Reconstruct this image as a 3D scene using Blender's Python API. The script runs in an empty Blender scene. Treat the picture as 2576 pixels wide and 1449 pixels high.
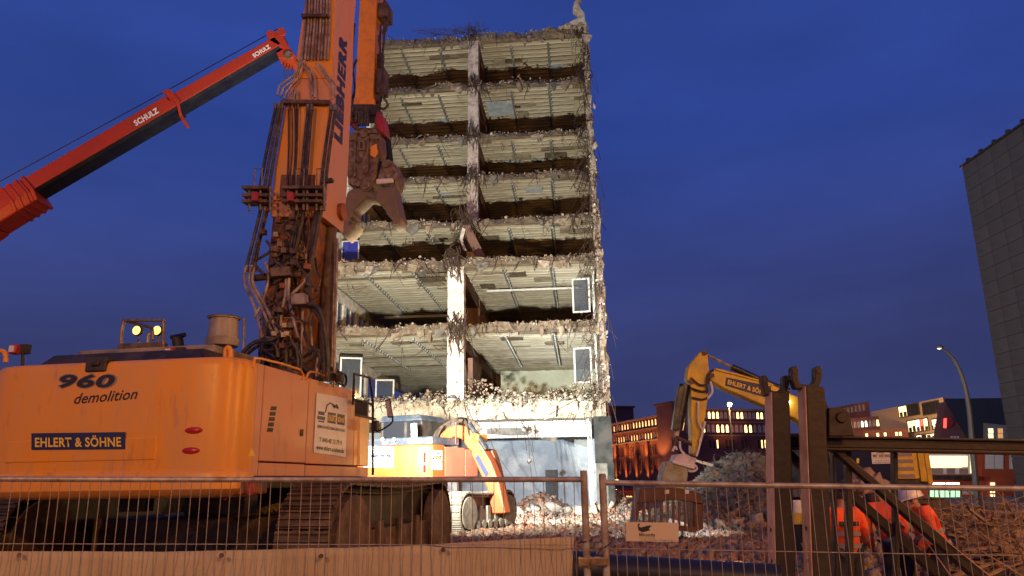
import bpy, bmesh, math, random
import numpy as np
from mathutils import Matrix, Vector, noise
random.seed(7); RNG = np.random.default_rng(7)
rad = math.radians
SC = bpy.context.scene
COL = SC.collection
# ------------------------------------------------------------------ camera, sky, sun, exposure
CAM_F, CAM_P, CAM_R = 1935.0, rad(14.04), rad(0.9)       # focal in px of a 2576 px wide frame, pitch, roll
CAM = Vector((0, 0, 1.95))
_F = Vector((0, math.cos(CAM_P), math.sin(CAM_P))); _u = Vector((0, -math.sin(CAM_P), math.cos(CAM_P))); _r = Vector((1, 0, 0))
_R = _r*math.cos(CAM_R) - _u*math.sin(CAM_R); _U = _r*math.sin(CAM_R) + _u*math.cos(CAM_R)
cd = bpy.data.cameras.new('camera'); cam = bpy.data.objects.new('camera', cd); COL.objects.link(cam)
cm = Matrix((_R, _U, -_F)).transposed().to_4x4(); cm.translation = CAM; cam.matrix_world = cm
cd.sensor_width = 36; cd.lens = 36*CAM_F/2576; cd.clip_end = 4000; cd.clip_start = 0.05
SC.camera = cam
world = bpy.data.worlds.new('World'); SC.world = world; world.use_nodes = True
wn = world.node_tree; bg = wn.nodes['Background']
sky = wn.nodes.new('ShaderNodeTexSky'); sky.sky_type = 'NISHITA'; sky.sun_disc = False
SUN_EL, SUN_ROT = rad(-4.0), rad(215)
sky.sun_elevation = SUN_EL; sky.sun_rotation = SUN_ROT; sky.air_density = 1.6; sky.dust_density = 0.6; sky.ozone_density = 3.0
mixn = wn.nodes.new('ShaderNodeMix'); mixn.data_type = 'RGBA'; mixn.blend_type = 'ADD'; mixn.inputs[0].default_value = 1     # dusk sky plus the even glow of city haze
scl = wn.nodes.new('ShaderNodeVectorMath'); scl.operation = 'SCALE'; scl.inputs['Scale'].default_value = 2.2; wn.links.new(sky.outputs[0], scl.inputs[0])
wn.links.new(scl.outputs[0], mixn.inputs[6]); tcw = wn.nodes.new('ShaderNodeTexCoord'); sep = wn.nodes.new('ShaderNodeSeparateXYZ'); wn.links.new(tcw.outputs['Generated'], sep.inputs[0])
gr = wn.nodes.new('ShaderNodeValToRGB'); e = gr.color_ramp.elements; e[0].position = 0.0; e[0].color = (.043, .047, .122, 1); e[1].position = .42; e[1].color = (.023, .052, .262, 1); m_ = gr.color_ramp.elements.new(.2); m_.color = (.036, .050, .178, 1)
wn.links.new(sep.outputs[2], gr.inputs[0])
cn = wn.nodes.new('ShaderNodeTexNoise'); cn.inputs['Scale'].default_value = 2.6; cn.inputs['Detail'].default_value = 6; cmap = wn.nodes.new('ShaderNodeMapping'); cmap.inputs['Scale'].default_value = (1, 1, 3.2); wn.links.new(tcw.outputs['Generated'], cmap.inputs[0]); wn.links.new(cmap.outputs[0], cn.inputs['Vector'])
cr_ = wn.nodes.new('ShaderNodeMapRange'); cr_.inputs[1].default_value = .3; cr_.inputs[2].default_value = .7; cr_.inputs[3].default_value = .82; cr_.inputs[4].default_value = 1.16; wn.links.new(cn.outputs['Fac'], cr_.inputs[0])
vm = wn.nodes.new('ShaderNodeVectorMath'); vm.operation = 'SCALE'; wn.links.new(gr.outputs[0], vm.inputs[0]); wn.links.new(cr_.outputs[0], vm.inputs['Scale'])
wn.links.new(vm.outputs[0], mixn.inputs[7]); wn.links.new(mixn.outputs[2], bg.inputs[0]); bg.inputs[1].default_value = 1.0
sl = bpy.data.lights.new('sun', 'SUN'); sl.energy = 0.02; sl.angle = rad(20); sl.color = (0.75, 0.8, 1.0)
so = bpy.data.objects.new('sun', sl); COL.objects.link(so); so.rotation_euler = (rad(80), 0, rad(-35)); so.location = (0, -20, 40)
SC.view_settings.view_transform = 'Standard'; SC.view_settings.look = 'None'; SC.view_settings.exposure = 0; SC.view_settings.gamma = 1
SC.render.engine = 'CYCLES'; SC.cycles.use_denoising = True; SC.cycles.max_bounces = 6; SC.cycles.sample_clamp_indirect = 4

# ------------------------------------------------------------------ frames (a pixel gives a ray; the plane it meets gives the place)
def ray(x, y): return _F*CAM_F + _R*(x-1288) - _U*(y-724.5)
class Frame:
    def __init__(s, ox, oy, oz, yaw=0):
        y = rad(yaw); s.M = Matrix.Translation((ox, oy, oz)) @ Matrix.Rotation(-y, 4, 'Z'); s.I = s.M.inverted()
        s.o = s.I @ CAM; s.R3 = s.I.to_3x3()
    def px(s, x, y, b): d = s.R3 @ ray(x, y); return s.o + d*((b-s.o.y)/d.y)
    def pa(s, x, y, a): d = s.R3 @ ray(x, y); return s.o + d*((a-s.o.x)/d.x)
    def pz(s, x, y, z): d = s.R3 @ ray(x, y); return s.o + d*((z-s.o.z)/d.z)
W = Frame(0, 0, 0, 0)
# ------------------------------------------------------------------ materials
MATS = {}
def mat(name, c, rough=0.6, metal=0.0, c2=None, scale=3.0, amt=0.5, bump=0.0, bscale=20, emit=None, es=0, spec=0.5, c3=None, s3=1.2, a3=0.5, alpha=None, trans=0, stretch=None, rvar=0.0):
    m = bpy.data.materials.new(name); m.use_nodes = True; nt = m.node_tree; p = nt.nodes['Principled BSDF']; L = nt.links.new
    p.inputs['Roughness'].default_value = rough; p.inputs['Metallic'].default_value = metal
    p.inputs['Specular IOR Level'].default_value = spec
    tc = nt.nodes.new('ShaderNodeTexCoord'); vec = tc.outputs['Object']
    if stretch:
        mp = nt.nodes.new('ShaderNodeMapping'); mp.inputs['Scale'].default_value = stretch; L(vec, mp.inputs[0]); vec = mp.outputs[0]
    out = None
    def layer(prev, col, sc, amount, det=8):
        n = nt.nodes.new('ShaderNodeTexNoise'); n.inputs['Scale'].default_value = sc; n.inputs['Detail'].default_value = det; n.inputs['Roughness'].default_value = 0.65
        L(vec, n.inputs['Vector'])
        r = nt.nodes.new('ShaderNodeValToRGB'); r.color_ramp.elements[0].position = 0.55-amount*0.35; r.color_ramp.elements[1].position = 0.78-amount*0.3
        L(n.outputs['Fac'], r.inputs[0])
        x = nt.nodes.new('ShaderNodeMix'); x.data_type = 'RGBA'; L(r.outputs[0], x.inputs[0]); L(prev, x.inputs[6]); x.inputs[7].default_value = (*col, 1)
        return x.outputs[2]
    if c2:
        rgb = nt.nodes.new('ShaderNodeRGB'); rgb.outputs[0].default_value = (*c, 1); out = rgb.outputs[0]
        if rvar:
            oi = nt.nodes.new('ShaderNodeObjectInfo'); hv = nt.nodes.new('ShaderNodeHueSaturation'); mr = nt.nodes.new('ShaderNodeMapRange')
            mr.inputs[3].default_value = 1-rvar; mr.inputs[4].default_value = 1+rvar; L(oi.outputs['Random'], mr.inputs[0]); L(mr.outputs[0], hv.inputs['Value']); L(out, hv.inputs['Color']); out = hv.outputs[0]
        out = layer(out, c2, scale, amt)
        if c3: out = layer(out, c3, s3, a3)
        L(out, p.inputs['Base Color'])
    else: p.inputs['Base Color'].default_value = (*c, 1)
    if bump:
        n = nt.nodes.new('ShaderNodeTexNoise'); n.inputs['Scale'].default_value = bscale; n.inputs['Detail'].default_value = 6; L(tc.outputs['Object'], n.inputs['Vector'])
        b = nt.nodes.new('ShaderNodeBump'); b.inputs['Strength'].default_value = bump; b.inputs['Distance'].default_value = 0.05; L(n.outputs['Fac'], b.inputs['Height']); L(b.outputs[0], p.inputs['Normal'])
    if emit: p.inputs['Emission Color'].default_value = (*emit, 1); p.inputs['Emission Strength'].default_value = es
    if alpha is not None: p.inputs['Alpha'].default_value = alpha
    if trans: p.inputs['Transmission Weight'].default_value = trans
    MATS[name] = m; return m
mat('orange2', (.46, .075, .012), .5, c2=(.4, .1, .035), scale=.9, amt=.45, bump=.02, bscale=40)
mat('orange2_dusty', (.52, .15, .09), .6, c2=(.46, .2, .14), scale=1, amt=.5, bump=.03)
mat('orange', (.8, .31, .014), .36, c2=(.64, .32, .1), scale=1.1, amt=.38, bump=.02, bscale=30, c3=(.4, .19, .08), s3=4, a3=-.03, spec=.4, stretch=(1.6, 1.6, .4))
mat('orange_dusty', (.7, .27, .10), .45, c2=(.58, .3, .17), scale=1.0, amt=.7, bump=.04, bscale=30, c3=(.4, .18, .08), s3=4, a3=-.05, spec=.35, stretch=(1, 1, .35))
mat('orange_dirty', (.5, .13, .015), .55, c2=(.11, .05, .025), scale=3, amt=.75, bump=.15, bscale=25)
mat('arm_orange', (.82, .30, .012), .42, c2=(.5, .2, .05), scale=3, amt=.25, bump=.05)
mat('crane_red', (.42, .04, .01), .45, c2=(.34, .04, .015), scale=1, amt=.4, spec=.35)
mat('crane_navy', (.014, .014, .03), .7, spec=.12, c2=(.025, .025, .035), scale=2, amt=.3)
mat('navy', (.012, .02, .09), .5); mat('letter_yellow', (.85, .55, .06), .5); mat('letter_black', (.02, .015, .02), .5)
mat('letter_grey', (.25, .2, .2), .5); mat('letter_white', (.8, .8, .8), .5); mat('letter_navy', (.03, .035, .1), .5)
mat('sign_white', (.74, .7, .68), .45, c2=(.6, .55, .5), scale=4, amt=.3)
mat('lens_red', (.42, .012, .012), .25)
mat('hose', (.028, .022, .018), .5, c2=(.12, .085, .055), scale=9, amt=.35, bump=.1)
mat('pipe', (.5, .42, .33), .4, .25, c2=(.2, .13, .08), scale=6, amt=.5)
mat('brass', (.62, .42, .16), .35, .9, c2=(.3, .2, .1), scale=8, amt=.4)
mat('dirty_steel', (.16, .1, .06), .6, .25, c2=(.07, .04, .025), scale=3, amt=.6, bump=.25, bscale=18, c3=(.3, .2, .12), s3=2, a3=.15)
mat('track', (.075, .048, .032), .6, .3, c2=(.17, .11, .07), scale=3, amt=.45, bump=.3, bscale=15)
mat('track_frame', (.1, .06, .035), .8, .1, c2=(.2, .13, .08), scale=2.5, amt=.45, bump=.5, bscale=10, c3=(.06, .035, .02), s3=4, a3=.25)
mat('shade_line_and_patch', (.085, .06, .035), .95, c2=(.16, .12, .07), scale=3, amt=.4)  # painted shade on the ceiling ribs; also colours the ceiling patches
mat('wall_dirty', (.5, .45, .38), .88, c2=(.25, .18, .12), scale=2.6, amt=.6, bump=.6, bscale=8, c3=(.1, .065, .04), s3=5, a3=.25)
mat('track_pale', (.27, .25, .21), .8, .05, c2=(.14, .12, .09), scale=3, amt=.5, bump=.3, bscale=15)
mat('dark', (.018, .015, .014), .6, c2=(.06, .045, .035), scale=4, amt=.4)
mat('roof_beige', (.36, .29, .22), .7, c2=(.12, .1, .08), scale=2.5, amt=.5)
mat('filter', (.34, .29, .24), .45, c2=(.2, .15, .12), scale=3, amt=.5)
mat('rail_steel', (.32, .27, .2), .5, .5, c2=(.15, .1, .06), scale=8, amt=.4)
mat('rust_jaw', (.13, .06, .028), .5, .35, c2=(.34, .25, .16), scale=5, amt=.5, bump=.3, bscale=12, c3=(.05, .03, .02), s3=9, a3=.3)
mat('jaw_steel', (.16, .12, .08), .5, .2, c2=(.22, .14, .08), scale=5, amt=.45, bump=.3, bscale=10)
mat('red_paint', (.42, .03, .03), .5, c2=(.2, .03, .03), scale=5, amt=.4)
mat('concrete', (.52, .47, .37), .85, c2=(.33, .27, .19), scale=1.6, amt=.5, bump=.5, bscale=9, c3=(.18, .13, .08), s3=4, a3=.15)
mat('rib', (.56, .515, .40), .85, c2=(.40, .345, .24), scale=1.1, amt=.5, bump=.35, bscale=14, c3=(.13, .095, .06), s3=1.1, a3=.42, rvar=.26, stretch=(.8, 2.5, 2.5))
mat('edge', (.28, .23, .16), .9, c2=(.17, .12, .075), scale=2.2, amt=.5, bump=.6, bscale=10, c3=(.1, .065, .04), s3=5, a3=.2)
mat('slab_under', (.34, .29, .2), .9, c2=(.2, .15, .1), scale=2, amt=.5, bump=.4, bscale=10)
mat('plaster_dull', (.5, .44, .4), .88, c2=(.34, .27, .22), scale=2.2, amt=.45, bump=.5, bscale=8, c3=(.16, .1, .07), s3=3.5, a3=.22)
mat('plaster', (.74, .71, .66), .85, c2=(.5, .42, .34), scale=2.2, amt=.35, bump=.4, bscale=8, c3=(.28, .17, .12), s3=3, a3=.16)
mat('brown_wall', (.2, .105, .075), .85, c2=(.12, .065, .045), scale=1.5, amt=.5, bump=.2)
mat('pale_wall', (.6, .64, .52), .85, c2=(.5, .52, .42), scale=.8, amt=.3)
mat('grey_wall', (.38, .42, .46), .85, c2=(.24, .27, .3), scale=.7, amt=.5, bump=.2, c3=(.5, .52, .52), s3=1.5, a3=.2)
mat('black_tile', (.018, .022, .021), .75, spec=.15, c2=(.06, .055, .05), scale=1.5, amt=.4)
mat('rebar', (.06, .035, .022), .7, .2)
mat('galv', (.36, .37, .36), .5, .5, c2=(.22, .2, .17), scale=4, amt=.5)
mat('white_frame', (.5, .5, .47), .5, c2=(.36, .34, .3), scale=5, amt=.3)
mat('glass', (.06, .07, .08), .04, 0, spec=1.0, alpha=.55)
mat('blue_glass', (.03, .03, .22), .1, 0, spec=1.0)
mat('rubble', (.36, .30, .23), .95, c2=(.22, .15, .1), scale=.9, amt=.5, bump=.4, bscale=14, c3=(.30, .11, .06), s3=1.7, a3=.3)
mat('rubble_pale', (.5, .45, .37), .95, c2=(.36, .29, .21), scale=2, amt=.5, bump=.4, bscale=14)
mat('rubble_brick', (.36, .15, .08), .95, c2=(.2, .1, .06), scale=2, amt=.5, bump=.4, bscale=14)
mat('rubble_grey', (.2, .18, .15), .95, c2=(.08, .075, .065), scale=2, amt=.5, bump=.4, bscale=14)
mat('ground', (.26, .19, .14), .98, c2=(.15, .1, .07), scale=.6, amt=.5, bump=.8, bscale=6, c3=(.32, .26, .2), s3=.2, a3=.35)
mat('timber', (.34, .22, .11), .8, c2=(.17, .1, .05), scale=3, amt=.5, bump=.2, rvar=.35)
mat('yellow', (.72, .45, .02), .42, c2=(.4, .26, .06), scale=2.2, amt=.35, bump=.05)
mat('black_cyl', (.02, .024, .03), .35, .3, c2=(.08, .08, .08), scale=5, amt=.3)
mat('coupler', (.62, .54, .58), .5, .2, c2=(.4, .36, .34), scale=5, amt=.4)
mat('bucket_green', (.36, .38, .3), .55, .3, c2=(.25, .2, .12), scale=4, amt=.5, bump=.2)
mat('bucket_brown', (.16, .075, .05), .6, .3, c2=(.09, .045, .03), scale=4, amt=.5, bump=.25)
mat('frame_steel', (.036, .022, .011), .55, .15, c2=(.02, .012, .006), scale=2, amt=.5, bump=.15, bscale=12)
mat('frame_steel_lit', (.62, .36, .24), .5, .0, c2=(.4, .22, .14), scale=4, amt=.4)  # frame steel with the lamplight put into its colour
mat('fence_steel', (.42, .38, .32), .45, .4, c2=(.22, .15, .1), scale=12, amt=.4, bump=.05, bscale=60)
mat('banner', (.46, .37, .23), .7, c2=(.36, .27, .16), scale=2, amt=.4, bump=.12, bscale=7)
mat('sign_beige', (.55, .45, .3), .6); mat('pipe_black', (.012, .012, .015), .4)
mat('hivis', (1, .13, .02), .7, c2=(.8, .07, .02), scale=6, amt=.4, bump=.4, bscale=14); mat('hivis_red', (.75, .03, .02), .75, c2=(.55, .02, .015), scale=6, amt=.4, bump=.4, bscale=12)
mat('reflective', (.35, .3, .22), .4); mat('trousers', (.03, .03, .035), .9, c2=(.05, .045, .04), scale=8, amt=.4); mat('skin', (.42, .2, .13), .6); mat('helmet', (.78, .7, .58), .3)
mat('hair', (.03, .018, .012), .8); mat('boot', (.03, .02, .015), .7)
mat('brick', (.3, .1, .05), .9, c2=(.2, .07, .04), scale=.4, amt=.5, bump=.2, bscale=3)
mat('brick_dark', (.2, .08, .065), .9, c2=(.14, .055, .05), scale=.3, amt=.5)
mat('brick_red', (.42, .07, .025), .9, c2=(.3, .05, .02), scale=.5, amt=.5)
mat('stone_trim', (.36, .26, .2), .85, c2=(.26, .18, .14), scale=1, amt=.5)
mat('pale_blind', (.66, .58, .58), .8); mat('far_render', (.32, .25, .19), .9, c2=(.27, .2, .16), scale=.3, amt=.5)
mat('roof_slate', (.025, .027, .04), .8, c2=(.035, .035, .045), scale=.6, amt=.5)
mat('lit_warm', (.8, .6, .3), .5, emit=(1.0, .62, .22), es=5.0); mat('lit_yellow', (.8, .7, .4), .5, emit=(1, .9, .45), es=1.6); mat('lit_white', (.8, .8, .7), .5, emit=(1, .97, .8), es=2.2)
mat('lit_green', (.5, .8, .5), .5, emit=(.55, 1, .6), es=1.0); mat('lit_red', (.8, .1, .1), .5, emit=(1, .06, .04), es=3); mat('lit_dim', (.5, .3, .12), .5, emit=(1, .45, .12), es=.7)
mat('lamp_warm', (1, .8, .4), .5, emit=(1, .55, .12), es=2.6); mat('lamp_white', (1, 1, 1), .5, emit=(1, .98, .9), es=30)
mat('dark_glass', (.02, .022, .03), .08, spec=.8); mat('stone_panel', (.085, .078, .077), .8, c2=(.06, .055, .055), scale=.8, amt=.5, rvar=.1); mat('joint', (.045, .04, .038), .9)
mat('cab_blue', (.035, .05, .075), .4, c2=(.12, .12, .12), scale=4, amt=.3); mat('tyre', (.02, .02, .02), .85); mat('lamp_grey', (.07, .08, .09), .5, .4)
# ------------------------------------------------------------------ mesh helpers
class MB:
    def __init__(s): s.v = []; s.f = []; s.sm = False
    def add(s, vs, fs):
        n = len(s.v); s.v += [tuple(v) for v in vs]; s.f += [tuple(i+n for i in f) for f in fs]; return s
    def box(s, x0, x1, y0, y1, z0, z1, M=None):
        vs = [Vector(q) for q in ((x0,y0,z0),(x1,y0,z0),(x1,y1,z0),(x0,y1,z0),(x0,y0,z1),(x1,y0,z1),(x1,y1,z1),(x0,y1,z1))]
        if M: vs = [M @ q for q in vs]
        return s.add(vs, ((0,3,2,1),(4,5,6,7),(0,1,5,4),(1,2,6,5),(2,3,7,6),(3,0,4,7)))
    def prism(s, pts, dv):
        n = len(pts); dv = Vector(dv); pts = [Vector(p) for p in pts]
        return s.add(pts + [p+dv for p in pts], [tuple(range(n)), tuple(range(2*n-1, n-1, -1))] + [(i, i+n, (i+1) % n+n, (i+1) % n) for i in range(n)])
    def loft(s, secs, cap=True):
        n = len(secs[0]); vs = [p for q in secs for p in q]; fs = []
        for k in range(len(secs)-1):
            for i in range(n): fs.append((k*n+i, k*n+(i+1) % n, (k+1)*n+(i+1) % n, (k+1)*n+i))
        if cap: fs += [tuple(range(n-1, -1, -1)), tuple(range((len(secs)-1)*n, len(secs)*n))]
        return s.add(vs, fs)
    def tube(s, pts, r, n=6, r1=None):
        s.sm = True; pts = [Vector(p) for p in pts]; secs = []; ref = None
        for i, p in enumerate(pts):
            t = (pts[min(i+1, len(pts)-1)] - pts[max(i-1, 0)])
            if t.length < 1e-7: t = Vector((0, 0, 1))
            t.normalize()
            if ref is None: ref = t.orthogonal().normalized()
            ref = (ref - t*ref.dot(t))
            if ref.length < 1e-5: ref = t.orthogonal()
            ref.normalize(); b = t.cross(ref)
            rr = r if r1 is None else r + (r1-r)*i/max(1, len(pts)-1)
            secs.append([p + (ref*math.cos(2*math.pi*k/n) + b*math.sin(2*math.pi*k/n))*rr for k in range(n)])
        return s.loft(secs)
    def lathe(s, prof, o, n=16, axis='Z'):
        s.sm = True; o = Vector(o); secs = []
        for r, h in prof:
            q = []
            for k in range(n):
                c, d = r*math.cos(2*math.pi*k/n), r*math.sin(2*math.pi*k/n)
                q.append(o + Vector({'Z': (c, d, h), 'Y': (c, h, -d), 'X': (h, c, d)}[axis]))
            secs.append(q)
        return s.loft(secs)
    def mesh(s, name, material, ang=35):
        me = bpy.data.meshes.new(name); me.from_pydata(s.v, [], s.f); me.validate(); 
        bm = bmesh.new(); bm.from_mesh(me); bmesh.ops.recalc_face_normals(bm, faces=bm.faces); bm.to_mesh(me); bm.free()
        me.materials.append(MATS[material])
        if s.sm: me.shade_smooth(); me.set_sharp_from_angle(angle=rad(ang))
        return me
def smooth_path(pts, k=4):
    pts = [Vector(p) for p in pts]; out = []
    for i in range(len(pts)-1):
        p0, p1, p2, p3 = pts[max(i-1, 0)], pts[i], pts[i+1], pts[min(i+2, len(pts)-1)]
        for j in range(k):
            t = j/k; out.append(0.5*((2*p1)+(p2-p0)*t+(2*p0-5*p1+4*p2-p3)*t*t+(3*p1-p0-3*p2+p3)*t**3))
    return out+[pts[-1]]
def thing(name, label, cat, frame=None, group=None, loc=None):
    o = bpy.data.objects.new(name, None); COL.objects.link(o); o.empty_display_size = .2
    if frame is not None: o.matrix_world = frame.M
    if loc is not None: o.location = loc
    o['label'] = label; o['category'] = cat
    if group: o['group'] = group
    return o
def obj(name, me, parent=None, M=None, bev=0, kind=None, label=None, cat=None, group=None):
    o = bpy.data.objects.new(name, me); COL.objects.link(o)
    if parent is not None: o.parent = parent
    if M is not None: o.matrix_local = M
    if bev:
        m = o.modifiers.new('bevel', 'BEVEL'); m.width = bev; m.segments = 2 if bev < .04 else 3; m.limit_method = 'ANGLE'; m.angle_limit = rad(40); m.harden_normals = False
    for k, v in (('kind', kind), ('label', label), ('category', cat), ('group', group)):
        if v: o[k] = v
    return o
def part(name, mb, material, parent, bev=0, **k): return obj(name, mb.mesh(name, material), parent, None, bev, **k)
def tubes(name, parent, material, paths, r, n=6, sm=3):
    for p in paths: part(name, MB().tube(smooth_path(p, sm) if sm else p, r, n), material, parent)
_tc = {}
def text_mesh(s, bold, shear, material):
    c = bpy.data.curves.new('t', 'FONT'); c.body = s; c.size = 1; c.offset = bold; c.shear = shear; c.extrude = 0.0; c.resolution_u = 3; c.space_character = 1.0+bold*2
    o = bpy.data.objects.new('t', c); COL.objects.link(o); dg = bpy.context.evaluated_depsgraph_get(); dg.update()
    me = bpy.data.meshes.new_from_object(o.evaluated_get(dg)); bpy.data.objects.remove(o); bpy.data.curves.remove(c)
    me.materials.clear(); me.materials.append(MATS[material]); return me
def lettering(parent, s, p0, pr, pu, material, bold=.02, shear=0, lift=.006, name='lettering'):
    # p0 lower left, pr lower right, pu upper left of the box the words fill
    p0, pr, pu = Vector(p0), Vector(pr), Vector(pu); me = text_mesh(s, bold, shear, material)
    n = len(me.vertices); co = np.empty(n*3); me.vertices.foreach_get('co', co); co = co.reshape(-1, 3)
    lo, hi = co.min(0), co.max(0); a = (co[:, 0]-lo[0])/(hi[0]-lo[0]); b = (co[:, 1]-lo[1])/(hi[1]-lo[1])
    e, f = pr-p0, pu-p0; nn = e.cross(f).normalized()*lift
    out = np.array(p0)[None]+a[:, None]*np.array(e)[None]+b[:, None]*np.array(f)[None]+np.array(nn)[None]
    me.vertices.foreach_set('co', out.ravel()); me.update()
    return obj(name, me, parent)
def plate(name, parent, c, material, th=.006):
    # c: four corners, lower left first, counter-clockwise as seen
    c = [Vector(p) for p in c]; n = (c[1]-c[0]).cross(c[3]-c[0]).normalized()
    return part(name, MB().prism([p+n*.001 for p in c], n*th), material, parent)
# many stones as one mesh
_ICO = None
def ico():
    global _ICO
    if _ICO is None:
        bm = bmesh.new(); bmesh.ops.create_cube(bm, size=1.5); bmesh.ops.triangulate(bm, faces=bm.faces[:]); _ICO = (np.array([v.co[:] for v in bm.verts]), np.array([[v.index for v in f.verts] for f in bm.faces])); bm.free()
    return _ICO
def stones_mesh(name, pos, size, material, flat=.6, mats=None):
    V, Fc = ico(); n = len(pos); rot = RNG.normal(size=(n, 3, 3)); q, _ = np.linalg.qr(rot)
    sc = np.asarray(size)[:, None]*RNG.uniform([.7, .5, .35], [1.3, 1.0, .8], (n, 3))
    jit = RNG.uniform(.35, 1.25, (n, len(V), 3))
    co = (V[None]*jit)*sc[:, None, :]
    co = np.einsum('nij,nkj->nki', q, co)+np.asarray(pos)[:, None, :]
    me = bpy.data.meshes.new(name); nv = n*len(V); nf = n*len(Fc)
    me.vertices.add(nv); me.vertices.foreach_set('co', co.reshape(-1).astype(np.float32))
    idx = (Fc[None]+(np.arange(n)*len(V))[:, None, None]).reshape(-1)
    me.loops.add(nf*3); me.loops.foreach_set('vertex_index', idx.astype(np.int32)); me.polygons.add(nf)
    me.polygons.foreach_set('loop_start', np.arange(0, nf*3, 3, dtype=np.int32)); me.polygons.foreach_set('loop_total', np.full(nf, 3, np.int32))
    for m in (mats or [material]): me.materials.append(MATS[m])
    if mats: me.polygons.foreach_set('material_index', np.repeat(RNG.integers(0, len(mats), n), len(Fc)).astype(np.int32))
    me.update(calc_edges=True); me.validate(); return me
def skin_mesh(verts, edges, rads, material, levels=2):
    me = bpy.data.meshes.new('s'); me.from_pydata([tuple(v) for v in verts], edges, []); o = bpy.data.objects.new('s', me); COL.objects.link(o)
    o.modifiers.new('skin', 'SKIN'); 
    if not me.skin_vertices: me.attributes.new
    sv = me.skin_vertices[0].data if me.skin_vertices else None
    if sv is None:
        bpy.context.view_layer.objects.active = o; sv = me.skin_vertices[0].data
    for i, r in enumerate(rads): sv[i].radius = (r, r) if not isinstance(r, tuple) else r
    sv[0].use_root = True
    s = o.modifiers.new('sub', 'SUBSURF'); s.levels = levels; s.render_levels = levels
    dg = bpy.context.evaluated_depsgraph_get(); dg.update(); m2 = bpy.data.meshes.new_from_object(o.evaluated_get(dg)); bpy.data.objects.remove(o)
    m2.materials.clear(); m2.materials.append(MATS[material]); m2.shade_smooth(); return m2
def light(name, kind, parent, loc, energy, color, **k):
    l = bpy.data.lights.new(name, kind); l.energy = energy; l.color = color
    for a, v in k.items():
        if a != 'aim': setattr(l, a, v)
    o = bpy.data.objects.new(name, l); COL.objects.link(o); o.parent = parent; o.location = loc
    if 'aim' in k: o.rotation_euler = Vector(k['aim']).to_track_quat('-Z', 'Y').to_euler()
    return o
def N(x, y, z=0): return noise.noise(Vector((x, y, z)))

# ================================================================== GROUND
def sst(a, b, x): t = np.clip((x-a)/(b-a), 0, 1); return t*t*(3-2*t)
HEAP = W.px(1870, 1290, 25); HEAP2 = W.px(2520, 1300, 13.5); HEAP3 = W.px(2170, 1300, 14)
def mound(X, Y, c, r, h): d2 = ((X-c[0])/r[0])**2+((Y-c[1])/r[1])**2; return h*np.exp(-d2*1.6)
BYAW = 4.8; _B0 = W.px(1145, 1290, 34)
FB = Frame(_B0.x, _B0.y, 0, BYAW)
def height(X, Y):
    right = sst(2.2, 3.6, X)
    base = .45*sst(6.2, 9.5, Y)*(1-right)+right*(.05+.4*sst(11.5, 17, Y))
    ix = (X-_B0.x)*math.cos(rad(BYAW))-(Y-_B0.y)*math.sin(rad(BYAW)); iy = (X-_B0.x)*math.sin(rad(BYAW))+(Y-_B0.y)*math.cos(rad(BYAW))
    z = base+mound(X, Y, HEAP, (2.6, 2.5), 1.95)+mound(X, Y, HEAP+Vector((2.8, .8, 0)), (2.0, 2.5), 1.6)+mound(X, Y, HEAP2, (2.6, 1.9), 1.0)+mound(X, Y, HEAP3, (.9, .9), 1.35)
    z = z+.75*np.exp(-((iy-1.2)/1.5)**2)*sst(-1.5, 1.5, ix)*sst(8.5, 6.8, ix)*(.7+.5*np.sin(ix*1.9+1))
    return z
def coords(a, lo, hi, st, b):
    return np.array(a+list(np.arange(lo, hi+.01, st))+b)
gx = coords([-2500, -600, -200, -90, -50, -36], -30, 26, .35, [34, 60, 110, 250, 700, 2500]); gy = coords([-300, -60, -25, -8], 0, 46, .35, [54, 70, 110, 200, 450, 1100, 3000])
GX, GY = np.meshgrid(gx, gy); GZ = height(GX, GY)
nz = np.array([[N(x*.9, y*.9)*.10+N(x*2.6, y*2.6, 4)*.05 for x in gx] for y in gy]); inn = (GX > -30) & (GX < 26) & (GY > 7) & (GY < 45); GZ = GZ+nz*inn
gm = bpy.data.meshes.new('ground'); nx, ny = len(gx), len(gy)
gm.from_pydata(np.stack([GX, GY, GZ], -1).reshape(-1, 3).tolist(), [], [(j*nx+i, j*nx+i+1, (j+1)*nx+i+1, (j+1)*nx+i) for j in range(ny-1) for i in range(nx-1)])
gm.materials.append(MATS['ground']); gm.shade_smooth(); obj('ground', gm, kind='structure')
def gz(x, y): return float(height(np.float64(x), np.float64(y)))
# rubble strewn over the field: nobody could count it
def scatter(n, x0, x1, y0, y1, s0, s1, keep=None, pw=2.2):
    X = RNG.uniform(x0, x1, n); Y = RNG.uniform(y0, y1, n); k = np.ones(n, bool)
    if keep is not None: k = keep(X, Y)
    X, Y = X[k], Y[k]; S = s0+(s1-s0)*RNG.random(len(X))**pw; Z = height(X, Y)+S*.25
    return np.stack([X, Y, Z], 1), S
vis = lambda X, Y: (np.abs(X-.05*Y) < .68*Y)
p1, s1 = scatter(52000, -4, 13, 10.5, 24, .02, .16, vis, 3.2); p2, s2 = scatter(22000, -6, 16, 22, 38, .03, .17, vis, 3.0)
obj('rubble_field', stones_mesh('rubble_field', np.concatenate([p1, p2]), np.concatenate([s1, s2]), 'rubble', mats=['rubble', 'rubble', 'rubble_brick', 'edge']), kind='stuff', label='brown broken brick and concrete rubble strewn over the ground before the ruin', cat='rubble')
def heap_pts(c, r, n, s0, s1): 
    a = RNG.normal(size=(n, 2))*.55; X = c[0]+a[:, 0]*r[0]; Y = c[1]+a[:, 1]*r[1]; S = s0+(s1-s0)*RNG.random(n)**2.4
    return np.stack([X, Y, height(X, Y)+S*.2], 1), S
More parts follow.
